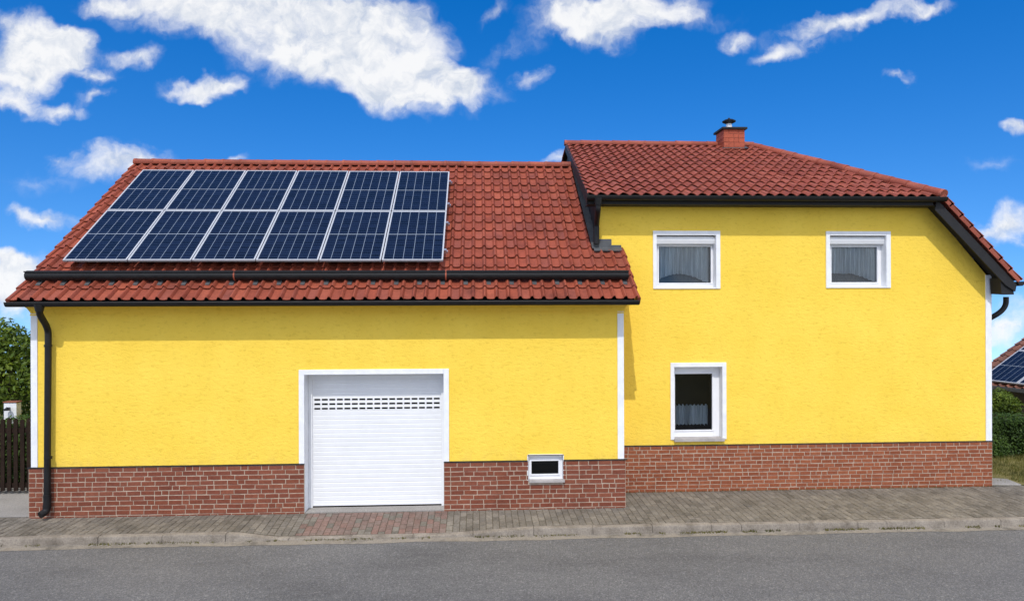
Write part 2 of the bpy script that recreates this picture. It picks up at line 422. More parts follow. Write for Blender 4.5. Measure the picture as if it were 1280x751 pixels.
def brick_face(mb, T, a0, a1, z0, z1, rh, bl, seed, hole=None, joint=.0135, prot=.005, quoin=True):
    """bricks on the plane T(a, z, out); irregular bond of stretchers, headers and odd lengths"""
    q = random.Random(seed); n = max(1, round((z1-z0)/rh)); rh = (z1-z0)/n
    for j in range(n):
        zb, zt = z0+j*rh+joint*.5, z0+(j+1)*rh-joint*.5
        a = a0; first = True
        while a < a1-.02:
            L = bl*q.choice((1,)*11+(.75,.52,.52,.52))
            if first and j % 2: L = bl*.5
            first = False
            b = min(a+L, a1)
            if a1-b < bl*.28: b = a1
            segs = [(a, b, zb, zt)]
            if hole and zt > hole[2]-.004 and zb < hole[3]+.004 and b > hole[0] and a < hole[1]:
                segs = []
                if a < hole[0]-.03: segs.append((a, hole[0], zb, zt))
                if b > hole[1]+.03: segs.append((hole[1], b, zb, zt))
            for (s0, s1, zz0, zz1) in segs:
                dz = q.uniform(-.0035, .0035); p = prot + q.uniform(-.002, .002); be = .004
                x0_, x1_ = s0+joint*.5, s1-joint*.5
                lo, hi = zz0+dz, zz1+dz
                ti = q.uniform(-.002, .002)
                o = [(x0_,lo+ti),(x1_,lo-ti),(x1_,hi-ti),(x0_,hi+ti)]; i_ = [(x0_+be,lo+ti+be),(x1_-be,lo-ti+be),(x1_-be,hi-ti-be),(x0_+be,hi+ti-be)]
                k = len(mb.v)
                mb.v += [tuple(T(x, z, -.002)) for x, z in o] + [tuple(T(x, z, p-be*.5)) for x, z in o] + [tuple(T(x, z, p)) for x, z in i_]
                mb.f.append((k+8,k+9,k+10,k+11)); mb.mi.append(0)
                for e in range(4):
                    g = (e+1) % 4
                    mb.f.append((k+4+e,k+4+g,k+8+g,k+8+e)); mb.mi.append(0)
                    mb.f.append((k+e,k+g,k+4+g,k+4+e)); mb.mi.append(0)
            a = b

# ------------------------------------------------------------------ measured positions
YR = 0.95                                             # the house front stands this far behind the garage front
XL0, XL1 = X(40, 0), X(779, 0)                        # garage wing front, left and right corner
XR0, XR1 = X(749, YR, 300), X(1238.5, YR, 480)
ZP = (Z(40, 586, -.02) + Z(780, 574, -.02))/2         # top of the brick base, garage wing
ZPR = (Z(783, 558, YR) + Z(1238, 551, YR))/2
BACK = 8.3; BACKR = 9.6
# garage roof
EY = -0.37; EZ = Z(400, 375.5, EY)
XV0 = P(12, 374, EY).x; XV1 = P(797, 374, EY).x
RY = 3.89; RZ = Z(440, 207, RY)
# house roof
EYR = YR-.38; EZR = Z(950, 245, EYR)
RYR = 5.2; RZR = (Z(800, 181.5, RYR) + Z(925, 183, RYR))/2
print('XL', XL0, XL1, 'XR', XR0, XR1, 'ZP', ZP, ZPR, 'EZ', EZ, 'RZ', RZ, 'pitch', math.degrees(math.atan2(RZ-EZ, RY-EY)), 'EZR', EZR, RZR, 'pitchR', math.degrees(math.atan2(RZR-EZR, RYR-EYR)))

# ------------------------------------------------------------------ garage wing
G = empty('garage_wing', (XL0, 0, 0))
tag(G, 'low yellow garage wing with solar panels on its orange roof and a white roller door', 'house')
gd = (X(380.5, 0, 500), X(554.6, 0, 500), 0, (Z(381, 468.5, 0)+Z(555, 466.5, 0))/2)       # garage opening
bw = (X(660.5, -.02, 580), X(703.5, -.02, 580), Z(682, 600, -.02), Z(682, 569, -.02))      # basement window opening
b = MB()
wall_grid(b, XL0, XL1, -.15, EZ-.05, 0, [(gd[0], gd[1], -.15, gd[3]), bw])
def gable(mb, Xw, y0, y1, yr, ze, zr, z0=-.15):
    mb.face([(Xw,y0,z0),(Xw,y1,z0),(Xw,y1,ze),(Xw,yr,zr),(Xw,y0,ze)])
sl = (RZ-EZ)/(RY-EY)
gable(b, XL0, 0, BACK, RY, EZ-.05+sl*.30, RZ-.10); gable(b, XL1, 0, BACK, RY, EZ-.05+sl*.30, RZ-.10)
b.face([(XL1,BACK,-.15),(XL0,BACK,-.15),(XL0,BACK,EZ+.1),(XL1,BACK,EZ+.1)])
b.build('wall', M['stucco'], G)
# brick base
py = -.02
xa = X(36, py, 620); xb = X(782, py, 610)
for (a0, a1, sd) in ((X(36, py, 620), gd[0], 3), (gd[1], X(782, py, 610), 4)):
    hole = bw if sd == 4 else None; b = MB()
    if hole:
        wall_grid(b, a0, a1, -.15, ZP, py, [hole], 1)
        b.face([(a0,py,-.15),(a0,.0,-.15),(a0,0,ZP),(a0,py,ZP)], 1); b.face([(a1,py,-.15),(a1,YR,-.15),(a1,YR,ZP),(a1,py,ZP)], 1)
    else:
        wall_grid(b, a0, a1, -.15, ZP, py, [], 1)
        b.face([(a0,py,-.15),(a0,BACK,-.15),(a0,BACK,ZP),(a0,py,ZP)], 1); b.face([(a1,py,-.15),(a1,.3,-.15),(a1,.3,ZP),(a1,py,ZP)], 1)
    brick_face(b, lambda a, z, o: (a, py-o, z), a0, a1, -.06, ZP, .080, .235, sd, hole)
    if sd == 3: brick_face(b, lambda a, z, o: (xa-o, a, z), py, 4.0, -.06, ZP, .083, .25, 9)
    else: brick_face(b, lambda a, z, o: (xb+o, a, z), py, YR, -.06, ZP, .083, .25, 8)
    b.build('brick_base', [M['brick_a'], M['mortar']], G)
for a0, a1 in ((xa-.02, gd[0]), (gd[1], bw[0]-.012), (bw[1]+.012, xb+.03)): b = MB(); b.box(a0, a1, py-.018, .0015, ZP+.002, ZP+.017); b.build('drip_edge', M['blackwood'], G)
# white corner strips
for a0, a1 in ((XL0-.012, X(47.2, 0, 450)), (X(771.8, 0, 450), XL1+.012)):
    b = MB(); b.box(a0, a1, -.016, .05, ZP+.018, EZ-.21); b.build('corner_strip', M['white'], G, bevel=.004)
# cornice under the eave: a cove in the wall's render
b = MB(); rows = []
for k in range(9):
    a = k/8*math.pi/2; y = -.30*(1-math.cos(a)); z = EZ-.22+.17*math.sin(a)
    rows.append([(XL0-.02-(-y)*.45, y-.002, z), (XL1+.02+(-y)*.35, y-.002, z)])
b.grid(rows)
for s, e in ((XL0, 0), (XL1, 1)):
    b.face([(r[e][0], r[e][1], r[e][2]) for r in rows] + [(rows[-1][e][0], .02, rows[-1][e][2]), (rows[0][e][0], .02, rows[0][e][2])])
b.box(XL0-.02, XL1+.02, -.022, -.0015, EZ-.245, EZ-.222)
b.build('cornice', M['stucco'], G, smooth=40)
# roof
U = Vector((1,0,0)); V = Vector((0, RY-EY, RZ-EZ)); LV = V.length; V.normalize(); N = U.cross(V)
OL = Vector((0, EY, EZ)); NL = N.copy(); VLv = V.copy()
xr_ab = XR0 - .02                                      # the wing's roof stops against the house wall
v_ab = (YR - EY)/V.y
b = MB()
wt = .205; e_ = LV/16.0
def clr(v): return XV1 if v < v_ab-.02 else xr_ab
def split_tiles():
    tiles(b, OL, U, V, N, XV0, XV1, LV, wt, e_, prof_pan, None, clr, seed=5, ns=14)
split_tiles()
# verge tiles: a hanging flange course by course
q = random.Random(4)
for j in range(16):
    v = j*e_
    for xx, sgn in ((XV0, -1), (XV1, 1)):
        if sgn > 0 and v > v_ab-.2: continue
        p = [(v-.02, .045), (v+e_+.03, .02), (v+e_+.03, -.12), (v-.01, -.10)]
        o0, o1 = .050*sgn, .012*sgn
        b.hexa([OL+U*(xx+(o0 if k in (0, 3) else o1)*1.0*(f))+V*p[k][0]+N*p[k][1] for f in (0, 1) for k in range(4)])
        rows = []
        for vv, hh in ((v-.012, .018), (v-.012, .034), (v+e_+.03, .004)):
            rows.append([OL+U*(xx + sgn*(.018 if hh > .01 else .002) + sgn*.034*math.cos(R(k*15)))+V*vv+N*(hh+.03*math.sin(R(k*15))) for k in range(13)])
        b.grid(rows)
rf = b.build('roof', [M['tile_a'], M['dark']], G, smooth=38)
b = MB(); ridge_tiles(b, (XV0-.03, RY, RZ+.03), (X(722, RY, 205), RY, RZ+.03), .11, .40); b.build('ridge_cap', M['tile_a'], rf, smooth=40)
# rear slope
b = MB(); Vb = Vector((0, -(RY-EY), RZ-EZ)).normalized(); Ub = Vector((-1,0,0)); Nb = Ub.cross(Vb)
Ob = Vector((0, 2*RY-EY, EZ))
tiles(b, Ob, Ub, Vb, Nb, -xr_ab, -XV0, LV, .41, e_*2, prof_pan, ns=7, seed=6)
b.build('rear_roof', [M['tile_a'], M['dark']], G, smooth=38)
# soffit board closing the eave
b = MB(); b.face([(XV0+.03, EY-.0, EZ-.045), (XV1-.03, EY, EZ-.045), (XV1-.03, .05, EZ-.045), (XV0+.03, .05, EZ-.045)])
b.build('soffit', M['blackwood'], G)
gz = EZ-.03
b = MB(); gutter(b, (P(8, 378, EY-.05).x, EY-.055, gz), (P(798.5, 378, EY-.05).x, EY-.055, gz), .062)
b.build('gutter', M['black'], G, smooth=40)
# upper snow gutter lying across the roof
vg = None
for k in range(400):
    v = k*.01; pt = OL+V*v+N*.09
    d = pt-CAM; 
    if CY - F*d.dot(up)/d.dot(fw) < 346: vg = v; break
Og = OL+V*vg+N*.10
xg0, xg1 = PP(34, 346, Og, N).x, PP(785, 346, Og, N).x
b = MB()
cuts = [xg0, PP(294, 346, Og, N).x, PP(557.5, 346, Og, N).x, xg1]
A = []
for c0, c1 in zip(cuts, cuts[1:]):
    A_ = Vector((c0+(.006 if c0 != xg0 else 0), Og.y, Og.z+.02)); B_ = Vector((c1-(.006 if c1 != xg1 else 0), Og.y, Og.z+.02))
    b.tube([A_, B_], .088, 20)
    b.box(A_.x, B_.x, A_.y-.10, A_.y-.078, A_.z+.055, A_.z+.075)
ug = b.build('snow_gutter', M['black'], G, smooth=40)
ug['label'] = 'black half round gutter running across the lower part of the orange roof'
b = MB()
for c in cuts[1:3]:
    b = MB(); b.tube([(c-.012, Og.y, Og.z+.018), (c+.012, Og.y, Og.z+.018)], .095, 18); b.build('gutter_clip', M['tile_a'], ug)
k = xg0+.2
while k < xg1:
    b = MB(); b.obox(OL+V*(vg-.02), U, V, N, k-.05, k+.05, -.13, .05, .012, .03); k += .41; b.build('gutter_bracket', M['lead'], ug)
# downpipe
ydp = -.105
pts = [(X(49.5, EY-.05, 385), EY-.055, gz-.04), (X(49.5, EY-.05, 385), EY-.055, gz-.13), P(50, 394, -.36), P(60, 410, ydp), P(60.3, 424, ydp), P(59, 615, ydp), P(58.4, 634, ydp)]
b = MB(); pth = smooth_path(pts[:5], 3) + [Vector(pts[5]), Vector(pts[6])]
b.tube(pth, .052, 18)
b.tube([Vector(pts[0])+Vector((0,0,.02)), Vector(pts[0])-Vector((0,0,.10))], [.085, .058], 18)
f0 = Vector(pts[6]); b.tube(smooth_path([f0+Vector((0,0,.05)), f0-Vector((0,0,.06)), f0+Vector((-.05,-.10,-.10))], 2), .06, 18)
b.tube([P(59, 618, ydp), P(59, 634, ydp)], .060, 18)
dp = b.build('downpipe', M['black'], G, smooth=40)
for yy in (432, 572):
    b = MB(); c = P(60, yy, ydp); b.tube([c+Vector((0,0,.02)), c-Vector((0,0,.02))], .061, 18); b.box(c.x-.012, c.x+.012, ydp, -.002, c.z-.012, c.z+.012)
    b.build('pipe_clamp', M['black'], dp, smooth=40)
# garage door surround, reveal, door
b = MB(); tw = X(380.5, 0, 500)-X(373.8, 0, 500)
b.box(gd[0]-tw, gd[0], -.022, .06, ZP+.018, gd[3]+tw*.95); b.box(gd[1], gd[1]+tw, -.022, .06, ZP+.018, gd[3]+tw*.95)
b.box(gd[0]+.001, gd[1]-.001, -.021, .06, gd[3], gd[3]+tw*.948)
dY = .30
b.box(gd[0]-.03, gd[0]+.002, -.0012, dY+.05, -.05, gd[3]+.02); b.box(gd[1]-.002, gd[1]+.03, -.0012, dY+.05, -.05, gd[3]+.02)
b.box(gd[0]+.002, gd[1]-.002, .0, dY+.05, gd[3]-.002, gd[3]+.02)
b.build('door_surround', M['white'], G, bevel=.003)
dx0, dx1 = X(391, dY, 550), X(551.8, dY, 550); dz1 = Z(470, 473.5, dY); dz0 = .035
b = MB()
sh = (dz1-dz0)/28.0; nsl = 28; kt_ = int((Z(470, 501.5, dY)-dz0)/sh)
zpf = [Z(470, yy, dY) for yy in (501.5, 507, 512.8)]
hz = .034; nh = 17; hw = (dx1-dx0-.03)/nh
# slats; three slotted ones have real openings
for k in range(nsl):
    z0 = dz0+k*sh; z1 = z0+sh
    hr = kt_-2 <= k <= kt_
    if not hr:
        zz = [z0, z0+.006, z0+.012, z1-.012, z1-.006, z1]; yo = [dY+.0028, dY+.002, dY, dY-.0005, dY+.001, dY+.0028]
        b.grid([[(dx0, y, z), (dx1, y, z)] for z, y in zip(zz, yo)])
    else:
        zc = (z0+z1)/2
        holes = [(dx0+.015+i*hw+hw*.11, dx0+.015+(i+1)*hw-hw*.11, zc-hz/2, zc+hz/2) for i in range(nh)]
        wall_grid(b, dx0, dx1, z0+.006, z1-.006, dY, holes)
        b.grid([[(dx0, dY+.004, z0), (dx1, dY+.004, z0)], [(dx0, dY, z0+.006), (dx1, dY, z0+.006)]])
        b.grid([[(dx0, dY, z1-.006), (dx1, dY, z1-.006)], [(dx0, dY+.004, z1), (dx1, dY+.004, z1)]])
        for h in holes:
            b.face([(h[0],dY,h[2]),(h[1],dY,h[2]),(h[1],dY+.014,h[2]),(h[0],dY+.014,h[2])])
b.box(dx0, dx1, dY-.006, dY+.02, dz0-.004, dz0+.03)
b.face([(dx0,dY+.06,0),(dx1,dY+.06,0),(dx1,dY+.06,dz1),(dx0,dY+.06,dz1)], 1)
gdo = b.build('roller_door', [M['shutter'], M['dark']], G)
gdo['label'] = 'white slatted roller garage door with three rows of small slots'
b = MB(); b.box(gd[0]+.003, dx0, dY-.03, dY+.03, -.04, gd[3]-.003); b.box(dx1, gd[1]-.003, dY-.03, dY+.03, -.04, gd[3]-.003); b.box(dx0, dx1, dY-.028, dY+.05, dz1, gd[3]-.004)
b.build('guide_rail', M['shutter'], gdo, bevel=.003)
b = MB(); b.box(dx0, dx1, dY-.008, dY+.022, .008, dz0-.005); b.build('rubber_seal', M['dark'], gdo)
b = MB(); b.box(gd[0]+.002, gd[1]-.002, .0, dY+.25, -.12, .006); b.build('threshold', M['yard'], G)

def make_window(parent, Y, op, trim, glass, recess=.16, box=None, curtain=None, sill=None, label=None):
    """op: opening x0,x1,z0,z1 ; trim: left,right,top,bottom widths ; glass rectangle ; all measured on the wall"""
    x0, x1, z0, z1 = op; gx0, gx1, gz0, gz1 = glass; fy = Y+recess
    b = MB()                                            # frame: outer frame and sash, glass sunk into it
    d = .07
    b.box(x0+.002, gx0-.028, fy-.005, fy+d, z0+.002, z1-.002); b.box(gx1+.028, x1-.002, fy-.005, fy+d, z0+.002, z1-.002)
    b.box(gx0-.028, gx1+.028, fy-.004, fy+d, z0+.003, gz0-.024); b.box(gx0-.028, gx1+.028, fy-.004, fy+d, gz1+.024, z1-.003)
    b.box(gx0-.028, gx0, fy-.020, fy+d-.01, gz0-.024, gz1+.024); b.box(gx1, gx1+.028, fy-.020, fy+d-.01, gz0-.024, gz1+.024)
    b.box(gx0, gx1, fy-.019, fy+d-.01, gz0-.024, gz0); b.box(gx0, gx1, fy-.019, fy+d-.01, gz1, gz1+.024)
    w = b.build('window', M['pvc'], parent, bevel=.004)
    if label: w['label'] = label
    b = MB(); l, r, t, bt = trim; pr = .022
    b.box(x0-l, x0, Y-pr, Y+.02, z0-bt, z1+t); b.box(x1, x1+r, Y-pr, Y+.02, z0-bt, z1+t)
    b.box(x0+.0005, x1-.0005, Y-pr+.001, Y+.02, z1, z1+t-.001)
    if bt > 0: b.box(x0+.0005, x1-.0005, Y-pr+.001, Y+.02, z0-bt, z0)
    b.box(x0-.02, x0+.001, Y-.001, fy+.08, z0-.01, z1+.01); b.box(x1-.001, x1+.02, Y-.001, fy+.08, z0-.01, z1+.01)
    b.box(x0+.001, x1-.001, Y, fy+.08, z1-.001, z1+.02); b.box(x0+.001, x1-.001, Y, fy+.08, z0-.02, z0+.001)
    b.build('window_surround', M['white'], w, bevel=.003)
    b = MB(); b.face([(gx0,fy+.012,gz0),(gx1,fy+.012,gz0),(gx1,fy+.012,gz1),(gx0,fy+.012,gz1)]); b.build('pane', M['glass'], w)
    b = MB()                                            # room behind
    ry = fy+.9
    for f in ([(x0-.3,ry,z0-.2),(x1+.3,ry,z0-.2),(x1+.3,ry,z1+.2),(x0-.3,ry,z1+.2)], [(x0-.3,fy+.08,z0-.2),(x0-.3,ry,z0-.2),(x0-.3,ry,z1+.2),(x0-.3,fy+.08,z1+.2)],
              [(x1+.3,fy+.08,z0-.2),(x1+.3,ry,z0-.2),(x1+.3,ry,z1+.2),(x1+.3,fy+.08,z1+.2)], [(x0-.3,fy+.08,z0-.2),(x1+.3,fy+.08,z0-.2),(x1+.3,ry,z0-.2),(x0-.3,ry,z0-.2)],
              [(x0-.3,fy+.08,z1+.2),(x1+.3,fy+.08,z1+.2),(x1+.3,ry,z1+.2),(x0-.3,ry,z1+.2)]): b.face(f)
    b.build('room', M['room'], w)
    if box:
        b = MB(); zb0, zb1 = box; yc = fy-.01
        rows = []
        for yy, zz in ((fy, zb1), (fy-.10, zb1), (fy-.118, zb1-.02), (fy-.122, zb1-(zb1-zb0)*.45), (fy-.10, zb0+.012), (fy-.085, zb0), (fy, zb0)):
            rows.append([(x0+.004, yy, zz), (x1-.004, yy, zz)])
        b.grid(rows)
        for e in (0, 1): b.face([r[e] for r in rows])
        b.build('shutter_box', M['shutter'], w, bevel=.004)
    if sill:
        sx0, sx1, sz0, sz1 = sill
        b = MB(); b.box(sx0, sx1, Y-.055, fy-.006, sz0, sz1); b.build('sill', M['stone'], w, bevel=.004)
    if curtain:
        b = MB(); kind = curtain; cy = fy+.075; n = 90; rows = []
        xa_, xb_ = (gx0+.01, gx1-.01) if kind != 'cafe' else (gx0+.03, gx1-.06)
        nf = 11 if kind != 'cafe' else 17
        q = random.Random(len(kind)+int(x0*10)); ph = q.random()*6
        H = gz1-gz0
        top, bot = [], []
        for k in range(n+1):
            s = k/n; xx = xa_+(xb_-xa_)*s
            yy = cy + .034*math.sin(s*nf*2*math.pi+ph+1.3*math.sin(s*7+ph)) + .012*math.sin(s*nf*.9*2*math.pi+2)
            if kind == 'cafe':
                zt = gz0+H*.455 - .035*abs(math.sin(s*8.5*math.pi)); zb = gz0+H*.07 + .028*abs(math.sin(s*9*math.pi))
            elif kind == 'arch':
                zt = gz1+.1; zb = gz0+H*(.02+.24*math.sin(math.pi*min(1, max(0, (s*.93+.12)))))-.012*abs(math.sin(s*14*math.pi))
            else:
                zt = gz1+.1; zb = gz0+H*(.26 if s < .45 else .26-.23*((s-.45)/.55)**1.3)-.012*abs(math.sin(s*14*math.pi))
            top.append((xx, yy, zt)); bot.append((xx, yy, zb))
        for f in range(7):
            rows.append([tuple(Vector(t_).lerp(Vector(b_), f/6)) for t_, b_ in zip(top, bot)])
        b.grid(rows); b.build('curtain', M['curtain'], w, smooth=60)
        if kind != 'cafe':                               # a second darker drape low behind
            b = MB(); rows = [[(xa_+(xb_-xa_)*k/40, cy+.08+.01*math.sin(k*1.9), zz) for k in range(41)] for zz in (gz0-.05, gz0+H*.3)]
            b.grid(rows); b.build('lower_curtain', M['lowdrape'], w, smooth=60)
    return w
M['lowdrape'] = newmat('grey_lower_curtain', .9, .1, (.10,.12,.13))[0]
def rectY(Y, px0, px1, py0, py1):
    pm, ym = (px0+px1)/2, (py0+py1)/2
    return [X(px0, Y, ym), X(px1, Y, ym), Z(pm, py1, Y), Z(pm, py0, Y)]
# basement window in the garage wing
make_window(G, -.02, bw, (0, 0, 0, 0), [X(664.2, .04, 580), X(698, .04, 580), Z(682, 592, .04), Z(682, 575.5, .04)], recess=.06,
            sill=(bw[0]+.01, bw[1]+.03, bw[2]-.03, bw[2]+.012), label='small white basement window set in the brick base')
b = MB(); b.box(bw[0]-.012, bw[1]+.012, -.03, .02, bw[3], bw[3]+.014); b.build('lintel_edge', M['blackwood'], G)

# ------------------------------------------------------------------ house
H = empty('house', (XR0, YR, 0))
tag(H, 'two storey yellow rendered house with half hipped brown red roof and three white framed windows', 'house')
px2m = 1/F
W = []
w1 = rectY(YR, 820.6, 894.8, 294, 359.6); w2 = rectY(YR, 1037, 1107.3, 294.5, 358.6); w3 = rectY(YR, 842.6, 902.6, 458.4, 548.8)
yg = YR+.16
g1 = [X(823.3, yg, 330), X(888.4, yg, 330), Z(855, 353.6, yg), Z(855, 308.3, yg)]
g2 = [X(1038.8, yg, 330), X(1096, yg, 330), Z(1067, 352.8, yg), Z(1067, 308.8, yg)]
g3 = [X(843.4, yg, 500), X(890, yg, 500), Z(866, 537, yg), Z(866, 467, yg)]
g1[0] = max(g1[0], w1[0]+.035); g2[0] = max(g2[0], w2[0]+.035); g3[0] = max(g3[0], w3[0]+.035)
slR = (RZR-EZR)/(RYR-EYR)
ZT = EZR-.16                                           # soffit height
C_e = P(1178, 245, EYR)                               # eave corner, start of the hip
tE = 1.065; RE = Vector((C_e.x-(RZR-EZR)/tE, RYR, RZR))                                # end of the ridge
                                # east slope
zE = 4.09; XE = C_e.x + (EZR-zE)/tE                    # east eave
print('hip', C_e, RE, 'east pitch', math.degrees(math.atan(tE)), 'XE', XE, 'target', P(1275, 354, EYR))
xd0, xd1 = X(1160, YR, 264), XR1
zd1 = Z(1232, 350, YR)
b = MB()
wall_grid(b, XR0, xd0, -.15, ZT+.05, YR, [w1, w2, w3])
b.face([(xd0,YR,-.15),(xd1,YR,-.15),(xd1,YR,zd1),(xd0,YR,ZT+.05)])
gable(b, XR0, YR, BACKR, RYR, EZR+slR*.30, RZR-.10)
b.face([(XR1,YR,-.15),(XR1,BACKR,-.15),(XR1,BACKR,zd1+.1),(XR1,YR,zd1+.1)])
b.face([(XR1,BACKR,-.15),(XR0,BACKR,-.15),(XR0,BACKR,ZT),(XR1,BACKR,ZT)])
b.build('wall', M['stucco'], H)
b = MB(); pyr = YR-.02; xrb1 = X(1240.3, pyr, 580)
b.box(XL1-.3, xrb1, pyr, YR+.001, -.15, ZPR, 1); b.box(XR1, xrb1, YR+.001, BACKR, -.15, ZPR, 1)
brick_face(b, lambda a, z, o: (a, pyr-o, z), XL1-.25, xrb1, -.02, ZPR, .075, .215, 21)
brick_face(b, lambda a, z, o: (xrb1+o, a, z), pyr, 5, -.02, ZPR, .075, .215, 22)
b.build('brick_base', [M['brick_b'], M['mortar']], H)
b = MB(); b.box(XL1+.02, xrb1+.02, pyr-.016, YR-.0015, ZPR+.002, ZPR+.015); b.build('drip_edge', M['blackwood'], H)
b = MB(); b.box(X(1231.8, YR, 460), XR1+.012, YR-.016, YR+.05, ZPR+.016, zd1+.1); b.build('corner_strip', M['white'], H, bevel=.004)
make_window(H, YR, w1, (X(820.6,YR)-X(816.2,YR), X(900,YR)-X(894.8,YR), .085, .02), g1, box=(Z(857, 305.4, yg-.1), Z(857, 295.6, yg-.1)), curtain='arch', label='upper left window with half lowered shutter box and net curtain')
make_window(H, YR, w2, (X(1037,YR)-X(1032.2,YR), X(1112.8,YR)-X(1107.3,YR), .085, .02), g2, box=(Z(1070, 305.6, yg-.1), Z(1070, 296, yg-.1)), curtain='sweep', label='upper right window with shutter box and net curtain swept to one side')
make_window(H, YR, w3, (X(842.6,YR)-X(838,YR), X(907.6,YR)-X(902.6,YR), .085, .0), g3, curtain='cafe', sill=(w3[0]-.01, w3[1]+.035, w3[2]-.035, w3[2]+.025), label='tall ground floor window with a short cafe curtain')
for w_ in (w1, w2):
    pass
# roof, front slope
V = Vector((0, RYR-EYR, RZR-EZR)); LVR = V.length; V.normalize(); N = U.cross(V); OR = Vector((0, EYR, EZR))
va0 = P(734, 246, EYR).x; va1 = P(707, 181, RYR).x
cl = lambda v: va0 + (va1-va0)*v/LVR
cr = lambda v: C_e.x + (RE.x-C_e.x)*v/LVR
chx0, chx1 = X(902.5, 4.85, 175), X(928.3, 4.85, 175)
b = MB()
tiles(b, OR, U, V, N, min(va0, va1), C_e.x, LVR, .215, LVR/15, prof_wave, cl, cr, lift=.040, thick=.014, ns=9, seed=15)
# east slope
VE = Vector((C_e.x-XE, 0, EZR-zE)); VE.normalize(); UE = Vector((0,1,0)); NE = UE.cross(VE)
OE = Vector((XE, 0, zE)); LE1 = (RZR-zE)/VE.z; vhip = (EZR-zE)/VE.z
def clE(v): return EYR if v <= vhip else EYR + (RYR-EYR)*(v-vhip)/(LE1-vhip)
def crE(v):
    yb = 2*RYR-EYR
    return yb if v <= vhip else yb + (RYR-yb)*(v-vhip)/(LE1-vhip)
tiles(b, OE, UE, VE, NE, EYR, 2*RYR-EYR, LE1, .215, .30, prof_wave, clE, crE, lift=.04, seed=16)
# verge tiles down the east slope's front edge
j = 0; v = 0
while v < vhip-.05:
    p = [(v-.02, .06), (v+.30, .03), (v+.30, -.05), (v-.01, -.04)]
    b.prism([OE+UE*(EYR-.03)+VE*a+NE*h for a, h in p], UE*.03)
    b.prism([OE+UE*(EYR-.03)+VE*a+NE*h for a, h in ((v-.03, .075), (v+.30, .045), (v+.30, .03), (v-.03, .03))], UE*.2)
    v += .285
rf = b.build('roof', [M['tile_b'], M['dark']], H, smooth=38)
b = MB(); Vb = Vector((0, -(RYR-EYR), RZR-EZR)).normalized(); Nb = Ub.cross(Vb); Ob = Vector((0, 2*RYR-EYR, EZR))
tiles(b, Ob, Ub, Vb, Nb, -C_e.x, -min(va0, va1), LVR, .43, LVR/8, prof_wave, lambda v: -cr(v), lambda v: -cl(v), ns=7, seed=17)
b.build('rear_roof', [M['tile_b'], M['dark']], H, smooth=38)
b = MB()
ridge_tiles(b, (va1-.03, RYR, RZR+.03), (RE.x+.05, RYR, RZR+.03), .105, .40, 3)
ridge_tiles(b, (C_e.x+.02, EYR-.02, EZR+.045), (RE.x, RYR, RZR+.02), .112, .38, 4)
ridge_tiles(b, (C_e.x+.02, 2*RYR-EYR, EZR+.045), (RE.x, RYR, RZR+.02), .125, .38, 5)
b.build('ridge_cap', M['tile_b'], rf, smooth=40)
# left verge board, facing the wing's roof
b = MB(); 
def vpt(v, h, dx=0): return OR + U*(cl(v)+dx) + V*v + N*h
b.prism([vpt(-.03, .035), vpt(LVR+.05, .035), vpt(LVR+.05, -.17), vpt(-.03, -.17)], U*.03)
b.face([vpt(0, -.16, .03), vpt(LVR, -.16, .03), OR+U*(XR0+.02)+V*LVR-N*.16, OR+U*(XR0+.02)-N*.16])
b.build('verge_board', M['blackwood'], H)
# dark cladding on the exposed piece of the side wall above the wing's roof
b = MB(); b.prism([(XR0-.012, YR-.02, 4.3), (XR0-.012, BACKR-1, 4.3), (XR0-.012, RYR+.9, RZR-.5), (XR0-.012, RYR, RZR-.1), (XR0-.012, YR-.02, EZR+slR*.28)], (.010, 0, 0))
b.build('gable_cladding', M['blackwood'], H)
# eave: fascia, soffit, gutter
xs0 = va0+.03
b = MB(); b.box(xs0, X(1171, EYR, 255)-.05, EYR+.03, EYR+.06, ZT-.005, EZR-.01)
b.box(xs0, xd0+.1, EYR+.06, YR+.02, ZT-.004, ZT+.02); b.build('fascia', M['blackwood'], H)
b = MB(); gutter(b, (va0-.02, EYR-.06, EZR-.035), (C_e.x+.03, EYR-.06, EZR-.035), .065); b.build('gutter', M['black'], H, smooth=40)
# right rake: barge board, soffit and boxed foot
A1 = Vector((C_e.x-.06, EYR+.02, EZR-.055)); zb = .24
fx = XE-.02; fz = zE-.075
b = MB()
b.prism([(C_e.x-.10, EYR+.01, EZR-.05), (fx, EYR+.01, fz), (fx-.03, EYR+.01, fz-.14), (fx-.22, EYR+.01, fz-.02), (C_e.x-.14, EYR+.01, EZR-.05-.20)], (0, .03, 0))
b.build('barge_board', M['blackwood'], H)
b = MB(); b.face([(xd0-.02, EYR+.04, ZT+.01), (XR1+.06, EYR+.04, zd1+.015), (XR1+.06, YR+.02, zd1+.015), (xd0-.02, YR+.02, ZT+.01)])
b.prism([(XR1-.06, EYR+.045, zd1+.03), (XR1+.10, EYR+.045, zd1-.04), (fx-.05, EYR+.045, fz-.02), (fx-.03, EYR+.045, fz-.20), (XR1-.04, EYR+.045, zd1-.28)], (0, YR-EYR-.10, 0))
b.build('boxed_soffit', M['blackwood'], H)
b = MB(); gutter(b, (XE+.05, 2*RYR-EYR, zE-.04), (XE+.05, EYR-.02, zE-.04), .065); b.build('side_gutter', M['black'], H, smooth=40)
# downpipe on the right side
yq = YR+.12
b = MB(); b.tube(smooth_path([P(1257.5, 371, yq), P(1257.5, 381, yq), P(1252, 389, yq), P(1241, 396, yq), (XR1+.056, YR+.5, Z(1240, 408, yq)), (XR1+.056, YR+.5, Z(1240, 425, yq)), (XR1+.056, YR+.5, .1)], 3), .05, 16)
b.build('downpipe', M['black'], H, smooth=40)
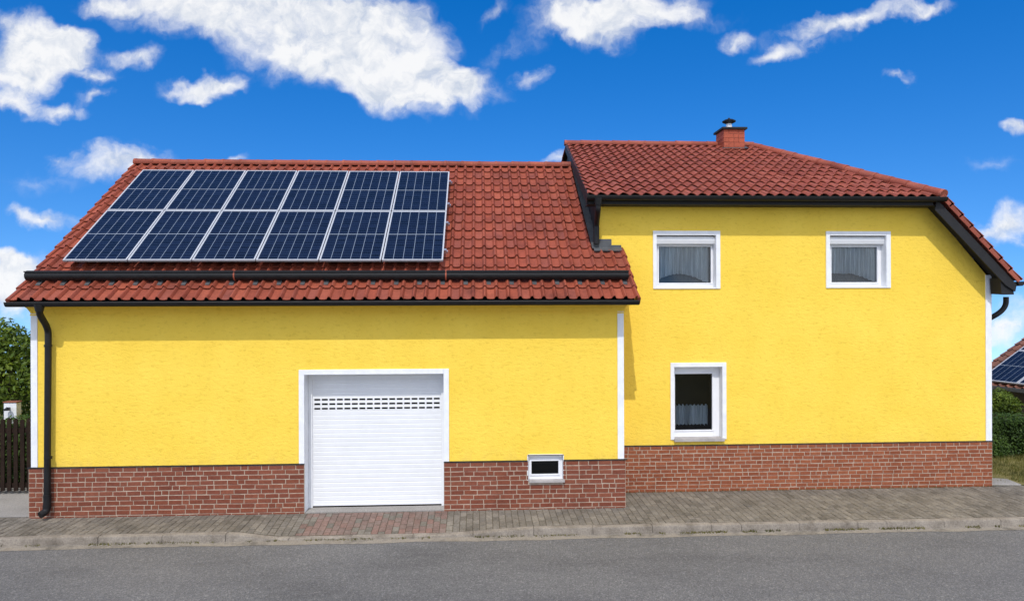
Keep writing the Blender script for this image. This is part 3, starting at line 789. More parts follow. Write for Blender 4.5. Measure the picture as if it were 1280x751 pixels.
# short pipe at the left end of the house gutter and stepped flashing
yq = YR-.07
b = MB(); t0 = P(747.5, 249, EYR-.05)
b.tube([Vector((t0.x, EYR-.06, EZR-.06)), Vector((t0.x, EYR-.06, EZR-.2))], [.085, .06], 16)
b.tube(smooth_path([(t0.x, EYR-.06, EZR-.18), (t0.x, EYR-.05, EZR-.32), P(746, 278, yq), P(745.5, 290, yq), P(745.5, 304, yq)], 3), .05, 16)
b.tube([P(745.5, 284, yq), P(745.5, 305, yq)], .058, 16)
b.build('short_downpipe', M['black'], H, smooth=40)
b = MB()
za = lambda yy: EZ + sl*(yy-EY)
zf = za(YR)
b.box(XR0-.10, X(764, YR, 310), YR-.03, YR-.003, zf+.0, Z(757, 299, YR))
b.box(X(755, YR, 310), X(776, YR, 310), YR-.04, YR-.0315, zf-.04, Z(765, 306.5, YR))
b.obox(Vector((0, YR, zf)), U, VLv, NL, XR0-.12, X(776, YR, 312), -.14, -.01, .035, .06)
b.obox(OL, U, VLv, NL, xr_ab-.13, xr_ab+.02, v_ab-.05, LV-.3, .05, .065)
b.build('flashing', M['lead'], H)
# chimney
cy0, cy1 = 4.72, 5.28
czt = Z(915, 162, cy0)
b = MB(); czb = EZR+slR*(cy0-EYR)-.35
b.box(chx0, chx1, cy0, cy1, czb, czt, 1)
brick_face(b, lambda a, z, o: (a, cy0-o, z), chx0, chx1, czb, czt, .105, .25, 31, joint=.009)
brick_face(b, lambda a, z, o: (chx0-o, a, z), cy0, cy1, czb, czt, .105, .25, 32, joint=.009)
ch = b.build('chimney', [M['brick_c'], M['mortar_red']], H)
b = MB(); b.box(chx0-.055, chx1+.055, cy0-.055, cy1+.055, czt+.002, czt+.055); b.build('cap_slab', M['blackwood'], ch, bevel=.006)
b = MB(); cxm = (chx0+chx1)/2-.03; cym = (cy0+cy1)/2; z = czt+.055
b.tube([(cxm,cym,z), (cxm,cym,z+.06), (cxm,cym,z+.17)], [.10, .085, .062], 20); b.build('flue_pipe', M['shutter'], ch, smooth=40)
b = MB(); b.tube([(cxm,cym,z+.15), (cxm,cym,z+.20), (cxm,cym,z+.225), (cxm,cym,z+.26), (cxm,cym,z+.285)], [.06, .165, .17, .11, .03], 24)
b.tube([(cxm,cym,z+.28), (cxm,cym,z+.31)], [.03, .02], 12); b.build('flue_cowl', M['black'], ch, smooth=35)
b = MB(); zc = EZR+slR*(cy0-EYR)
b.obox(Vector((0, cy0, zc)), U, V, N, chx0-.05, chx1+.07, -.06, -.01, .05, .065); b.obox(Vector((0, cy0, zc)), U, V, N, chx1+.01, chx1+.07, -.06, .5, .05, .066)
b.build('chimney_flashing', M['lead'], ch)

# ------------------------------------------------------------------ solar panels
N = NL; V = VLv
OP = OL + N*.245                                       # panel plane, on rails above the tiles
bl, br = PP(79.5, 325, OP, N), PP(555.5, 325, OP, N)
tl, tr = PP(176.5, 213.5, OP, N), PP(560.5, 213.5, OP, N)
pu0 = (bl.x+tl.x)/2; pu1 = (br.x+tr.x)/2
pv0 = ((bl-OP).dot(V)+(br-OP).dot(V))/2; pv1 = ((tl-OP).dot(V)+(tr-OP).dot(V))/2
print('panels', bl.x, tl.x, br.x, tr.x, pv0, pv1)
gap = .02; pw = (pu1-pu0-5*gap)/6; pl = (pv1-pv0-gap)/2
rotm = Matrix((U, V, N)).transposed()
def make_panel():
    root = empty('solar_panel', (0,0,0)); fw_ = .024
    b = MB()
    for a0, a1, b0, b1 in ((0, pw, 0, fw_), (0, pw, pl-fw_, pl), (0, fw_, fw_, pl-fw_), (pw-fw_, pw, fw_, pl-fw_)): b.box(a0, a1, b0, b1, -.035, .003)
    b.face([(0.01,.01,-.03),(pw-.01,.01,-.03),(pw-.01,pl-.01,-.03),(.01,pl-.01,-.03)], 1)
    b.build('frame', [M['alu'], M['backsheet']], root)
    b = MB(); b.face([(fw_,fw_,0),(pw-fw_,fw_,0),(pw-fw_,pl-fw_,0),(fw_,pl-fw_,0)], 0, [(0,0),(1,0),(1,1),(0,1)])
    b.build('cell_sheet', M['cells'], root)
    return root
def copy_tree(o, parent=None):
    c = o.copy(); COL.objects.link(c)
    if parent: c.parent = parent
    for ch_ in [x for x in bpy.data.objects if x.parent == o]: copy_tree(ch_, c)
    return c
proto = make_panel()
ordn = ['leftmost', 'second from the left', 'third from the left', 'third from the right', 'second from the right', 'rightmost']
first = True
for r_ in range(2):
    for c_ in range(6):
        o = proto if first else copy_tree(proto); first = False
        o.matrix_world = Matrix.Translation(OP + U*(pu0+c_*(pw+gap)) + V*(pv0+r_*(pl+gap)) + N*rnd.uniform(-.002, .002)) @ rotm.to_4x4()
        tag(o, ('dark blue solar panel in the lower row above the gutter, ' if r_ == 0 else 'dark blue solar panel in the upper row below the ridge, ') + ordn[c_], 'solar panel', 'solar panels on the garage wing roof')
rl = ['lowest mounting rail', 'second mounting rail from the bottom', 'third mounting rail from the bottom', 'highest mounting rail']
rp = None
for k, py_ in enumerate((311, 277, 253.5, 225.5)):
    pv = (PP(559, py_, OP, N)-OP).dot(V)
    if rp is None:
        b = MB(); b.box(-.02, pu1-pu0+.075, -.02, .02, -.09, -.045); b.box(pu1-pu0+.004, pu1-pu0+.05, -.028, .028, -.045, -.012); rp = b.build('mounting_rail', M['zinc']); o = rp
    else:
        o = rp.copy(); COL.objects.link(o)
    o.matrix_world = Matrix.Translation(OP + U*pu0 + V*pv) @ rotm.to_4x4()
    tag(o, rl[k] + ' under the solar panels, end showing on the right', 'mounting rail', 'mounting rails under the solar panels')

# ------------------------------------------------------------------ ground
def struct(o, kind='structure'): o['kind'] = kind; return o
RZD = -.142
KF = -.995; KB = KF+.13
xk = [X(p, KF, 665) for p in (284, 350, 545, 690)]
def sm(t): t = min(1, max(0, t)); return t*t*(3-2*t)
def ktop(x): return -.020 - .088*(sm((x-xk[0])/(xk[1]-xk[0])) - sm((x-xk[2])/(xk[3]-xk[2])))
def walk_z(x, y):
    t = (y-KB)/(-.05-KB) if y < -.05 else 1
    return ktop(x) + .004 + (0.0 - ktop(x) - .004)*min(1, max(0, t))
b = MB(); g = 400
def gzf(x, y):                     # the village lies on a crest: the land falls away behind the houses
    r_ = max(0, math.hypot(max(0, abs(x)-16), max(0, y-14)) if y > -12 else max(0, abs(x)-16)); return RZD-.02 - .125*r_*sm(r_/30)
gx_ = [-600,-400,-250,-150,-90,-60,-45,-35,-28,-22,-16,-8,0,8,16,22,28,35,45,60,90,150,250,400,600]
gy_ = [-400,-200,-100,-50,-20,-12,-6,0,8,14,20,26,33,45,60,90,150,250,400,600]
def sm(t): t = min(1, max(0, t)); return t*t*(3-2*t)
b.grid([[(x_, y_, gzf(x_, y_)) for x_ in gx_] for y_ in gy_]); struct(b.build('ground', M['soil'], smooth=60))
b = MB(); n = 60
b.grid([[(-120+240*i/n, y, gzf(-120+240*i/n, y)+.02) for i in range(n+1)] for y in (-9.5, -5, -2, KF-.10)]); struct(b.build('road', M['asphalt']))
b = MB(); b.grid([[(x*.5-20, KF-.17-.05*rnd.random() if y == 0 else KF-.004, RZD+.004+.004*y) for x in range(90)] for y in (0, 1)]); struct(b.build('road_edge', M['edge']))
# kerb: separate stones in a row
b = MB(); x = -16.0; q = random.Random(8)
while x < 26:
    L = q.choice((1.0, 1.0, 1.0, .98, .5)); x2 = x+L-.008; r = .02
    dy = q.uniform(-.006, .006); dz = q.uniform(-.005, .004)
    rows = []
    for i in range(6):
        xx = x+(x2-x)*i/5; kt = ktop(xx)+dz
        rows.append([(xx, KF+dy-.004, RZD-.1), (xx, KF+dy, kt-.03), (xx, KF+dy+.008, kt-.008), (xx, KF+dy+.025, kt), (xx, KB+dy, kt), (xx, KB+dy, kt-.1)])
    b.grid(rows)
    b.face(rows[0]); b.face(rows[-1]); x += L
struct(b.build('kerb', M['concrete'], smooth=35))
# sidewalk: bedding sheet with pavers on top
b = MB(); xs = [-16+.25*i for i in range(169)]
b.grid([[(xx, KB+(YR+.1-KB)*j/8, walk_z(xx, KB+(YR+.1-KB)*j/8)-.007) for xx in xs] for j in range(9)], 1)
pxw = .112; k = 0; q = random.Random(5)
xred0 = PZ(378, 650, -.05).x; xred1 = PZ(560, 645, -.05).x
xx = -15.9
while xx < 25.5:
    yend = -.03 if (xa < xx+.06 < xb) else (YR-.03 if XL1 < xx+.06 < XR1+.1 else YR+.0)
    if xx < xa: yend = .05
    y = KB + .006 - (.085 if k % 2 else 0)
    red = xred0 < xx+.06 < xred1
    while y < yend-.03:
        y0_, y1_ = max(y, KB+.006), min(y+.17, yend)
        if y1_-y0_ > .03:
            jz = q.uniform(-.003, .003); tx = q.uniform(-.003, .003); j_ = .004; be = .006
            x0_, x1_ = xx+j_, xx+pxw-j_; a, c = y0_+j_*1.6, y1_-j_*1.6
            h = lambda X_, Y_, d=0: walk_z(X_, Y_)+jz+tx*(X_-xx)/pxw-d
            i0 = len(b.v)
            ou = [(x0_,a),(x1_,a),(x1_,c),(x0_,c)]; inn = [(x0_+be,a+be),(x1_-be,a+be),(x1_-be,c-be),(x0_+be,c-be)]
            b.v += [(p_[0],p_[1],h(*p_, .012)) for p_ in ou] + [(p_[0],p_[1],h(*p_, .0035)) for p_ in ou] + [(p_[0],p_[1],h(*p_)) for p_ in inn]
            mi = 2 if (red and q.random() > .16) else 0
            b.f.append((i0+8,i0+9,i0+10,i0+11)); b.mi.append(mi)
            for e in range(4):
                g2_ = (e+1) % 4; b.f.append((i0+4+e,i0+4+g2_,i0+8+g2_,i0+8+e)); b.mi.append(mi); b.f.append((i0+e,i0+g2_,i0+4+g2_,i0+4+e)); b.mi.append(mi)
        y += .17
    xx += pxw; k += 1
struct(b.build('sidewalk', [M['paver'], M['joint'], M['paver_red']]))
b = MB(); b.face([(-40,.05,.0),(xa,.05,.0),(xa,9,.0),(-40,9,.0)]); b.face([(-40,-1,-.03),(-16,-1,-.03),(-16,.05,-.002),(-40,.05,-.002)]); struct(b.build('driveway', M['yard']))
# lawn to the right of the house
lx0 = xrb1
b = MB(); n = 40
b.grid([[(lx0+12*i/n, YR+.0+12*j/n, -.004+.02*rnd.random()) for i in range(n+1)] for j in range(n+1)]); struct(b.build('lawn', M['soil'], smooth=60))
def blade(mb, p, h, q, w=.008):
    a = q.uniform(0, 6.28); d = Vector((math.cos(a), math.sin(a), 0)); l = Vector((q.uniform(-.5,.5), q.uniform(-.5,.5), 1))*h
    mb.face([p-d*w, p+d*w, p+l*.6+d*w*.6, p+l])
b = MB(); q = random.Random(2)
for k in range(9000):
    x_, y_ = lx0+.02+q.random()*3.2, YR+.15+q.random()*3.0
    if (x_-lx0) < .75 and y_ < YR+.75 and q.random() < .93: continue
    blade(b, Vector((x_, y_, 0)), q.uniform(.03, .10), q, .007)
o = b.build('grass', M['grass']); struct(o, 'stuff'); o['label'] = 'patchy dry yellow green grass in front of the hedge'; o['category'] = 'grass'
b = MB(); q = random.Random(12)
for k in range(5200):
    x_ = q.uniform(-12, 13)
    if q.random() < .55 and x_ < 2: continue
    dens = math.sin(x_*2.1)+math.sin(x_*5.3+1)+.8*math.sin(x_*13)
    if dens < -.2: continue
    blade(b, Vector((x_, KF-.01-abs(q.gauss(0, .03)), RZD+.006)), q.uniform(.010, .045), q, .007)
for k in range(900):
    x_ = q.uniform(XL1+.02, xrb1); blade(b, Vector((x_, pyr-.012-abs(q.gauss(0, .01)), .0)), q.uniform(.005, .03), q, .005)
o = b.build('weeds', M['moss']); struct(o, 'stuff'); o['label'] = 'thin moss and weeds along the foot of the kerb'; o['category'] = 'weeds'
c = PZ(1257, 602, 0.01)
b = MB(); b.prism([(xrb1+.01, YR+.02, -.02), (xrb1+.62, YR+.0, -.02), (xrb1+.66, YR+.42, -.02), (xrb1+.3, YR+.55, -.02), (xrb1+.01, YR+.5, -.02)], (0, 0, .045))
tag(b.build('paving_slab', M['yard'], loc=(xrb1+.3, YR+.25, 0), bevel=.01), 'flat grey concrete paving slab beside the right corner of the yellow house', 'paving slab')

# ------------------------------------------------------------------ vegetation
def leaves(mb, q, c, r, n, s, shell=.55):
    c = Vector(c)
    for _ in range(n):
        d = Vector((q.gauss(0,1), q.gauss(0,1), q.gauss(0,1))).normalized()
        t = shell + (1-shell)*q.random()**.6
        p = c + Vector((d.x*r[0], d.y*r[1], d.z*r[2]))*t*q.uniform(.9, 1.08)
        leaf(mb, q, p, s*q.uniform(.6, 1.3), d)
def leaf(mb, q, p, s, d):
    nn = (d*.6 + Vector((q.gauss(0,.5), q.gauss(0,.5), q.gauss(.3,.5)))).normalized()
    a = nn.orthogonal().normalized(); a = Matrix.Rotation(q.uniform(0, 6.28), 3, nn) @ a; bb = nn.cross(a)
    mb.face([p-a*s, p-bb*s*.45+nn*s*.12, p+a*s, p+bb*s*.45+nn*s*.12])
def tree(name, base, H_, blobs, n, s, label, cat, seed, mat='leaf'):
    q = random.Random(seed); t = empty(name, base); base = Vector(base); tag(t, label, cat)
    b = MB()
    for bl_ in blobs: leaves(b, q, base+Vector(bl_[0]), bl_[1], int(n*bl_[2]), s)
    b.build('crown', M[mat], t)
    b = MB(); b.tube([base-Vector((0,0,.2)), base+Vector((.03,.02,H_*.35)), base+Vector((-.05,0,H_*.7))], [.13, .10, .05], 10)
    for bl_ in blobs: b.tube([base+Vector((0,0,H_*.3)), base+Vector(bl_[0])*.7+Vector((0,0,.1)), base+Vector(bl_[0])], [.06, .035, .015], 7)
    b.build('trunk', M['bark'], t); return t
yt = 7.5
def bk(px, py, Y): return P(px, py, Y)
c0 = bk(8, 470, yt)
blobs = []
q = random.Random(77)
for (px_, py_, rx, rz) in ((-30, 440, .95, .8), (-6, 432, .75, .8), (18, 436, .72, .62), (33, 452, .60, .60), (10, 475, 1.0, .8), (34, 492, .8, .8), (-25, 490, 1.1, .9), (10, 520, 1.1, .8), (50, 470, .7, .7), (-60, 460, 1.1, 1.1), (1, 420, .32, .42), (24, 423, .24, .40), (36, 436, .2, .3)):
    p_ = bk(px_, py_, yt+q.uniform(-.6, .6)) - Vector((c0.x, yt, 0)); blobs.append((tuple(p_), (rx, rx*.8, rz), (rx*rz)))
tree('tree', (c0.x, yt, 0), 2.2, blobs, 1500, .075, 'dense green bushy tree behind the white pillar at the left edge', 'tree', 5)
def hedge(x0, x1, y0, y1, z1, n, label, seed, s=.032, z0=0.02):
    q = random.Random(seed); o = empty('hedge', ((x0+x1)/2, y0, 0)); tag(o, label, 'hedge'); b = MB()
    for _ in range(n):
        f = q.random()
        if f < .62: p = Vector((q.uniform(x0, x1), y0+abs(q.gauss(0, .07)), q.uniform(z0, z1))); d = Vector((0,-1,.1))
        elif f < .9: p = Vector((q.uniform(x0, x1), q.uniform(y0, y1), z1-abs(q.gauss(0, .05)))); d = Vector((0,-.2,1))
        else: p = Vector((q.choice((x0, x1))+q.gauss(0, .05), q.uniform(y0, y1), q.uniform(z0, z1))); d = Vector((q.choice((-1,1)),0,0))
        p += Vector((q.gauss(0,.02), q.gauss(0,.03)+.05*math.sin(p.x*5+p.z*4), .03*math.sin(p.x*7)+q.gauss(0,.02))); leaf(b, q, p, s*q.uniform(.6, 1.4), d)
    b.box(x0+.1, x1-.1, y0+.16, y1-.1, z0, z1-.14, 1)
    b.build('foliage', [M['hedge'], M['hedgecore']], o)
    return o
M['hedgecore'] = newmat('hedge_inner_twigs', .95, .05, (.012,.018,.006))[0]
yh = 3.3
hx0 = X(1232, yh, 540)-1.2
hz1 = Z(1258, 523, yh); hedge(hx0, hx0+6, yh, yh+.9, hz1, 15000, 'clipped dark green hedge right of the yellow house', 41)
ys = 5.2; cS = P(1249, 505, ys)
tree('shrub', (cS.x, ys, 0), .9, [((0,0,1.02), (.36,.4,.36), 1), ((.22,0,.92), (.3,.4,.30), .8), ((-.4,.1,.9), (.4,.35,.32), .8)], 1500, .035, 'rounded green shrub between the hedge and the neighbouring house', 'shrub', 9)
yl = 2.2
hedge(-16, X(60, yl, 540), yl, yl+.7, Z(20, 527, yl), 15000, 'ragged green hedge behind the dark picket fence', 43, .034)

# white pillar left
yp = 2.75
pa, pb = X(4.5, yp, 510), X(20.5, yp, 510); pzt = Z(13, 503.5, yp)
o = empty('gate_pillar', ((pa+pb)/2, yp, 0)); tag(o, 'white square pillar with a brown cap and a small dark wall lamp, rising behind the fence', 'pillar')
b = MB(); b.box(pa, pb, yp, yp+.16, -.05, pzt); b.build('shaft', M['white'], o, bevel=.01)
b = MB(); b.box(pa-.015, pb+.015, yp-.015, yp+.175, pzt+.002, pzt+.028); b.build('cap', M['terracotta'], o, bevel=.01)
b = MB(); xm = (pa+pb)/2; zl = Z(13, 509.5, yp)
b.tube([(xm, yp-.002, zl), (xm, yp-.10, zl+.02), (xm, yp-.10, zl-.03)], .012, 8); b.tube([(xm, yp-.10, zl+.015), (xm, yp-.10, zl-.015), (xm, yp-.10, zl-.04)], [.02, .06, .065], 12)
b.build('wall_lamp', M['black'], o)
# fence
yf = 1.5; zf1 = Z(18, 523, yf); zf0 = .06
F_ = empty('picket_fence', (-9, yf, 0)); tag(F_, 'dark brown wooden picket fence left of the garage wing', 'fence')
b = MB(); xx = XL0-.10; q = random.Random(3)
while xx > -15.5:
    w_ = .075; t_ = q.uniform(-.008, .008); hgt = zf1+q.uniform(-.015, .015)
    b.prism([(xx, yf, zf0+q.uniform(0,.01)), (xx-w_, yf, zf0), (xx-w_+t_, yf, hgt-.03), (xx-w_/2+t_, yf, hgt), (xx+t_, yf, hgt-.03)], (0, .022, 0)); xx -= .125
b.build('pickets', M['fencewood'], F_)
for zz in (.12, zf1-.28):
    b = MB(); b.box(-15.5, XL0-.02, yf+.024, yf+.07, zz, zz+.09); b.build('rail', M['fencewood'], F_)
xx = XL0-.12
while xx > -15.5:
    b = MB(); b.box(xx-.09, xx, yf+.072, yf+.16, -.1, zf1-.08); b.build('post', M['fencewood'], F_); xx -= 2.1

# ------------------------------------------------------------------ neighbouring house on the right
fi = R(15)
ev = Vector((math.sin(fi), -math.cos(fi), 0)); us = Vector((math.cos(fi), math.sin(fi), 0))
oc = P(1205, 478.5, 7.1)                              # far end of its eave
pit = R(27); Vn = us*math.cos(pit) + Vector((0,0,math.sin(pit))); Nn = ev.cross(Vn)
if Nn.z < 0: Nn = -Nn
NB = empty('neighbouring_house', (oc.x, oc.y, 0)); tag(NB, 'low neighbouring house with brown tiled roof carrying solar panels, at the right edge', 'house')
Ln = 5.6; Rn = 4.2
b = MB(); tiles(b, oc, ev, Vn, Nn, -.02, Ln, Rn, .22, .33, prof_pan, seed=50, ns=7)
rise = Vn*Rn; rd = oc + rise
Vq = -us*math.cos(pit) + Vector((0,0,math.sin(pit))); oq = oc + us*2*Rn*math.cos(pit)
b.face([oq, oq+ev*Ln, rd+ev*Ln, rd], 0)
b.build('roof', [M['tile_c'], M['dark']], NB, smooth=38)
b = MB(); wz = oc.z-.02; i_ = .35
c1, c2 = oc+us*i_+ev*i_, oc+us*i_+ev*(Ln-i_); c3, c4 = oq-us*i_+ev*(Ln-i_), oq-us*i_+ev*i_
def low(p, z): return (p.x, p.y, z)
for a_, d_ in ((c1, c2), (c2, c3), (c3, c4), (c4, c1)): b.face([low(a_, -.3), low(d_, -.3), low(d_, wz+.15), low(a_, wz+.15)])
for e0 in (i_, Ln-i_): b.face([low(oc+us*i_+ev*e0, wz+.14), low(oq-us*i_+ev*e0, wz+.14), tuple(rd+ev*e0-Vector((0,0,.1)))])
b.build('wall', M['greywall'], NB)
b = MB(); b.obox(oc, ev, us, Vector((0,0,1)), -.05, Ln+.05, -.10, .0, -.06, .03); b.obox(oc, ev, us, Vector((0,0,1)), 0, Ln, .001, i_+.02, -.05, -.02); b.build('gutter', M['lead'], NB)
b = MB(); ridge_tiles(b, rd-ev*.05, rd+ev*Ln, .1); b.build('ridge_cap', M['tile_c'], NB, smooth=40)
# its panels
pw2, pl2 = 1.05, 1.72
b = MB(); proto2 = empty('solar_panel', (0,0,0)); f_ = .03
for a0, a1, b0, b1 in ((0, pw2, 0, f_), (0, pw2, pl2-f_, pl2), (0, f_, f_, pl2-f_), (pw2-f_, pw2, f_, pl2-f_)): b.box(a0, a1, b0, b1, -.035, .004)
b.build('frame', M['alu'], proto2)
b = MB(); b.face([(f_,f_,0),(pw2-f_,f_,0),(pw2-f_,pl2-f_,0),(f_,pl2-f_,0)], 0, [(0,0),(1,0),(1,1),(0,1)]); b.build('cell_sheet', M['cells2'] if 'cells2' in M else M['cells'], proto2)
rot2 = Matrix((ev, Vn, Nn)).transposed().to_4x4()
first = True
for r_ in range(2):
    for c_ in range(4):
        o = proto2 if first else copy_tree(proto2); first = False
        o.matrix_world = Matrix.Translation(oc + ev*(.45+c_*(pw2+.02)) + Vn*(.10+r_*(pl2+.02)) + Nn*.13) @ rot2
        tag(o, ('bottom row solar panel on the neighbouring roof, ' if r_ == 0 else 'top row solar panel on the neighbouring roof, ') + ['closest to its far gable', 'second from its far gable', 'third from its far gable', 'farthest from its far gable'][c_], 'solar panel', 'solar panels on the neighbouring roof')

# ------------------------------------------------------------------ light and sky
EL, AZ = R(52.4), R(10)
sd = Vector((-math.sin(AZ)*math.cos(EL), -math.cos(AZ)*math.cos(EL), math.sin(EL)))      # towards the sun
l = bpy.data.lights.new('sun', 'SUN'); l.energy = 2.75; l.angle = R(.53); l.color = (1, .965, .91)
so = bpy.data.objects.new('sun', l); COL.objects.link(so); so.rotation_euler = sd.to_track_quat('Z', 'Y').to_euler(); so.location = (-5, -30, 40)
w = bpy.data.worlds.new('World'); sc.world = w; w.use_nodes = True; nt = w.node_tree
bg = nt.nodes['Background']; bg.inputs['Strength'].default_value = .15
sky = nd(nt, 'ShaderNodeTexSky', sky_type='NISHITA'); sky.sun_disc = False; sky.sun_elevation = EL
sky.sun_rotation = math.atan2(sd.x, sd.y); sky.air_density = 1.0; sky.dust_density = .3; sky.ozone_density = 2.5; sky.altitude = 200
tc0 = nd(nt, 'ShaderNodeTexCoord'); sp0 = nd(nt, 'ShaderNodeSeparateXYZ'); nt.links.new(tc0.outputs['Generated'], sp0.inputs[0])
cb0 = nd(nt, 'ShaderNodeCombineXYZ'); nt.links.new(sp0.outputs[0], cb0.inputs[0]); nt.links.new(sp0.outputs[1], cb0.inputs[1])
nt.links.new(math_(nt, 'MULTIPLY_ADD', math_(nt, 'MAXIMUM', math_(nt, 'ADD', sp0.outputs[2], .08), 0), 0.95, .085), cb0.inputs[2])
nv0 = nd(nt, 'ShaderNodeVectorMath', operation='NORMALIZE'); nt.links.new(cb0.outputs[0], nv0.inputs[0]); nt.links.new(nv0.outputs[0], sky.inputs[0])
hs = nd(nt, 'ShaderNodeHueSaturation'); hs.inputs['Saturation'].default_value = 1.45; hs.inputs['Value'].default_value = 1.17; hs.inputs['Hue'].default_value = .510
nt.links.new(sky.outputs[0], hs.inputs['Color'])
tc = nd(nt, 'ShaderNodeTexCoord'); sp = nd(nt, 'ShaderNodeSeparateXYZ'); nt.links.new(tc.outputs['Generated'], sp.inputs[0])
yy = math_(nt, 'MAXIMUM', sp.outputs[1], .02)
gx = math_(nt, 'DIVIDE', sp.outputs[0], yy); gz_ = math_(nt, 'DIVIDE', sp.outputs[2], yy)
cb = nd(nt, 'ShaderNodeCombineXYZ'); nt.links.new(gx, cb.inputs[0]); nt.links.new(gz_, cb.inputs[1])
def warp(src, scale, amt, det):
    n_ = noise(nt, cb.outputs[0], scale, det, .6)
    a_ = nd(nt, 'ShaderNodeVectorMath', operation='SUBTRACT'); nt.links.new(n_.outputs['Color'], a_.inputs[0]); a_.inputs[1].default_value = (.5,.5,.5)
    b_ = nd(nt, 'ShaderNodeVectorMath', operation='SCALE'); nt.links.new(a_.outputs[0], b_.inputs[0]); b_.inputs['Scale'].default_value = amt
    c_ = nd(nt, 'ShaderNodeVectorMath', operation='ADD'); nt.links.new(src, c_.inputs[0]); nt.links.new(b_.outputs[0], c_.inputs[1]); return c_
wa = warp(warp(cb.outputs[0], 8, .085, 4).outputs[0], 26, .030, 6)
CL = [ # centre x, y, half widths, tilt, weight
 (38,72,72,38,10,1.1),(15,25,52,26,0,1.0),(95,40,34,16,5,.7),(60,50,60,30,0,.8),(122,93,32,13,0,.8),(120,117,32,11,0,.8),(12,121,34,15,5,.8),(66,134,60,13,-3,.75),(173,70,34,16,5,.8),
 (243,108,58,15,3,.8),(285,97,30,13,0,.6),(250,12,130,44,-8,1.2),(350,42,130,58,-18,1.3),(440,60,130,52,-20,1.3),(505,100,100,46,-18,1.3),(560,108,74,30,-5,1.1),(520,38,62,36,-25,1.0),(430,15,120,40,0,1.1),(150,2,60,14,0,.6),
 (158,205,72,28,0,1.2),(78,200,22,15,10,.7),(300,204,26,7,0,.7),(62,273,46,13,-3,.7),(24,260,26,12,0,.6),(30,335,74,28,0,1.2),(12,360,60,34,0,1.1),(25,390,60,22,0,.7),
 (770,10,130,30,8,1.0),(725,15,70,36,-20,.9),(780,48,30,24,30,.7),(665,92,32,14,25,.75),(690,195,24,9,25,.55),
 (920,46,30,17,10,.8),(978,65,54,13,10,.75),(1075,22,92,17,12,.8),(1152,14,46,13,15,.8),(1125,98,22,7,10,.6),(1272,153,30,13,0,.8),(1266,272,36,28,20,.85),(1228,282,22,14,20,.45),
 (1255,416,60,26,0,1.0),(1275,384,40,20,0,.6),(1290,300,30,14,0,.5),(620,20,30,12,40,.45),(90,70,70,22,0,.5),(5,85,70,36,0,.8),(640,60,60,22,30,.3),(860,20,90,18,0,.3),(1010,45,80,24,10,.4),(60,225,70,20,0,.3),(1240,200,60,16,0,.25),(1210,300,70,30,10,.3),(15,318,40,10,0,.5)]
tot = None
for (px_, py_, rx, ry, an, wt_) in CL:
    d = ray(px_, py_); mp = nd(nt, 'ShaderNodeMapping', vector_type='TEXTURE')
    mp.inputs['Location'].default_value = (d.x/d.y, d.z/d.y, 0); mp.inputs['Rotation'].default_value = (0, 0, R(an)); mp.inputs['Scale'].default_value = (rx/F*1.12, ry/F*1.12, 1)
    nt.links.new(wa.outputs[0], mp.inputs['Vector'])
    gr = nd(nt, 'ShaderNodeTexGradient', gradient_type='SPHERICAL'); nt.links.new(mp.outputs[0], gr.inputs[0])
    s_ = math_(nt, 'MULTIPLY', gr.outputs['Fac'], wt_)
    tot = s_ if tot is None else math_(nt, 'ADD', tot, s_)
tot = math_(nt, 'MINIMUM', tot, 1.0)
def cloud_noise(off):
    o_ = nd(nt, 'ShaderNodeVectorMath', operation='ADD'); nt.links.new(wa.outputs[0], o_.inputs[0]); o_.inputs[1].default_value = off
    return noise(nt, o_.outputs[0], 11, 12, .60, .2).outputs['Fac']
n2 = cloud_noise((0,0,0)); n2b = cloud_noise((-.004,.016,0))
gate = math_(nt, 'MULTIPLY', tot, 3.0, clamp=True)
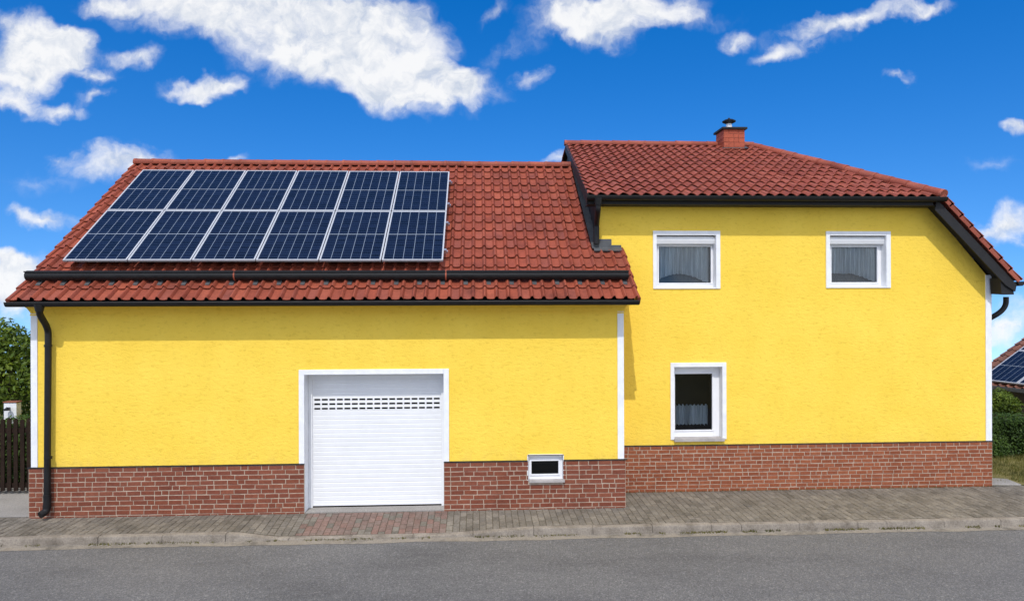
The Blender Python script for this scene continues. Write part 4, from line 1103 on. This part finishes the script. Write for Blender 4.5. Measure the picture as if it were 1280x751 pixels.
dn = math_(nt, 'ADD', math_(nt, 'MULTIPLY', tot, 1.28), math_(nt, 'MULTIPLY', math_(nt, 'MULTIPLY', math_(nt, 'SUBTRACT', n2, .5), 2.5), gate))
mr = nd(nt, 'ShaderNodeMapRange', interpolation_type='SMOOTHSTEP'); mr.inputs['From Min'].default_value = .06; mr.inputs['From Max'].default_value = 1.30
nt.links.new(dn, mr.inputs['Value'])
# unseen clouds behind the camera, made dense and bright as whiter fill light
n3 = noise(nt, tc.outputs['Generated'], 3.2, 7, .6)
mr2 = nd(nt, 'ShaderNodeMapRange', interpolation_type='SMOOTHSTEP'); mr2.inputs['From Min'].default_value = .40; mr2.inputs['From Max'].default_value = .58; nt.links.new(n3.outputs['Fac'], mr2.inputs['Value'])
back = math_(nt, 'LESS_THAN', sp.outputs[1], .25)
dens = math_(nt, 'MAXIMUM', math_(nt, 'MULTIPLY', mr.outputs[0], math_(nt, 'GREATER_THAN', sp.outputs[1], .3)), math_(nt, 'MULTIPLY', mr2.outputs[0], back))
n4 = noise(nt, wa.outputs[0], 6, 6, .55)
relief = math_(nt, 'MULTIPLY', math_(nt, 'SUBTRACT', n2b, n2), 2.2)
shade = ramp(nt, math_(nt, 'ADD', math_(nt, 'ADD', math_(nt, 'MULTIPLY', n4.outputs['Fac'], .8), relief), math_(nt, 'MULTIPLY', tot, .10)), [(.36, (1.0,1.0,1.0)), (.78, (.66,.72,.82))])
cs = nd(nt, 'ShaderNodeVectorMath', operation='SCALE'); nt.links.new(shade.outputs[0], cs.inputs[0]); nt.links.new(math_(nt, 'MULTIPLY_ADD', back, 6.6, 6.3), cs.inputs['Scale'])  # clouds behind the camera get added brightness to lift the shadows
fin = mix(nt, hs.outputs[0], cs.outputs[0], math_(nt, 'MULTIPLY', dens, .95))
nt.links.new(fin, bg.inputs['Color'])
try: w.cycles.sampling_method = 'MANUAL'; w.cycles.sample_map_resolution = 512
except Exception: pass
vs = sc.view_settings; sc.display_settings.display_device = 'sRGB'
vs.view_transform = 'Standard'; vs.look = 'None'; vs.gamma = 1; vs.exposure = 0.06; vs.use_curve_mapping = False
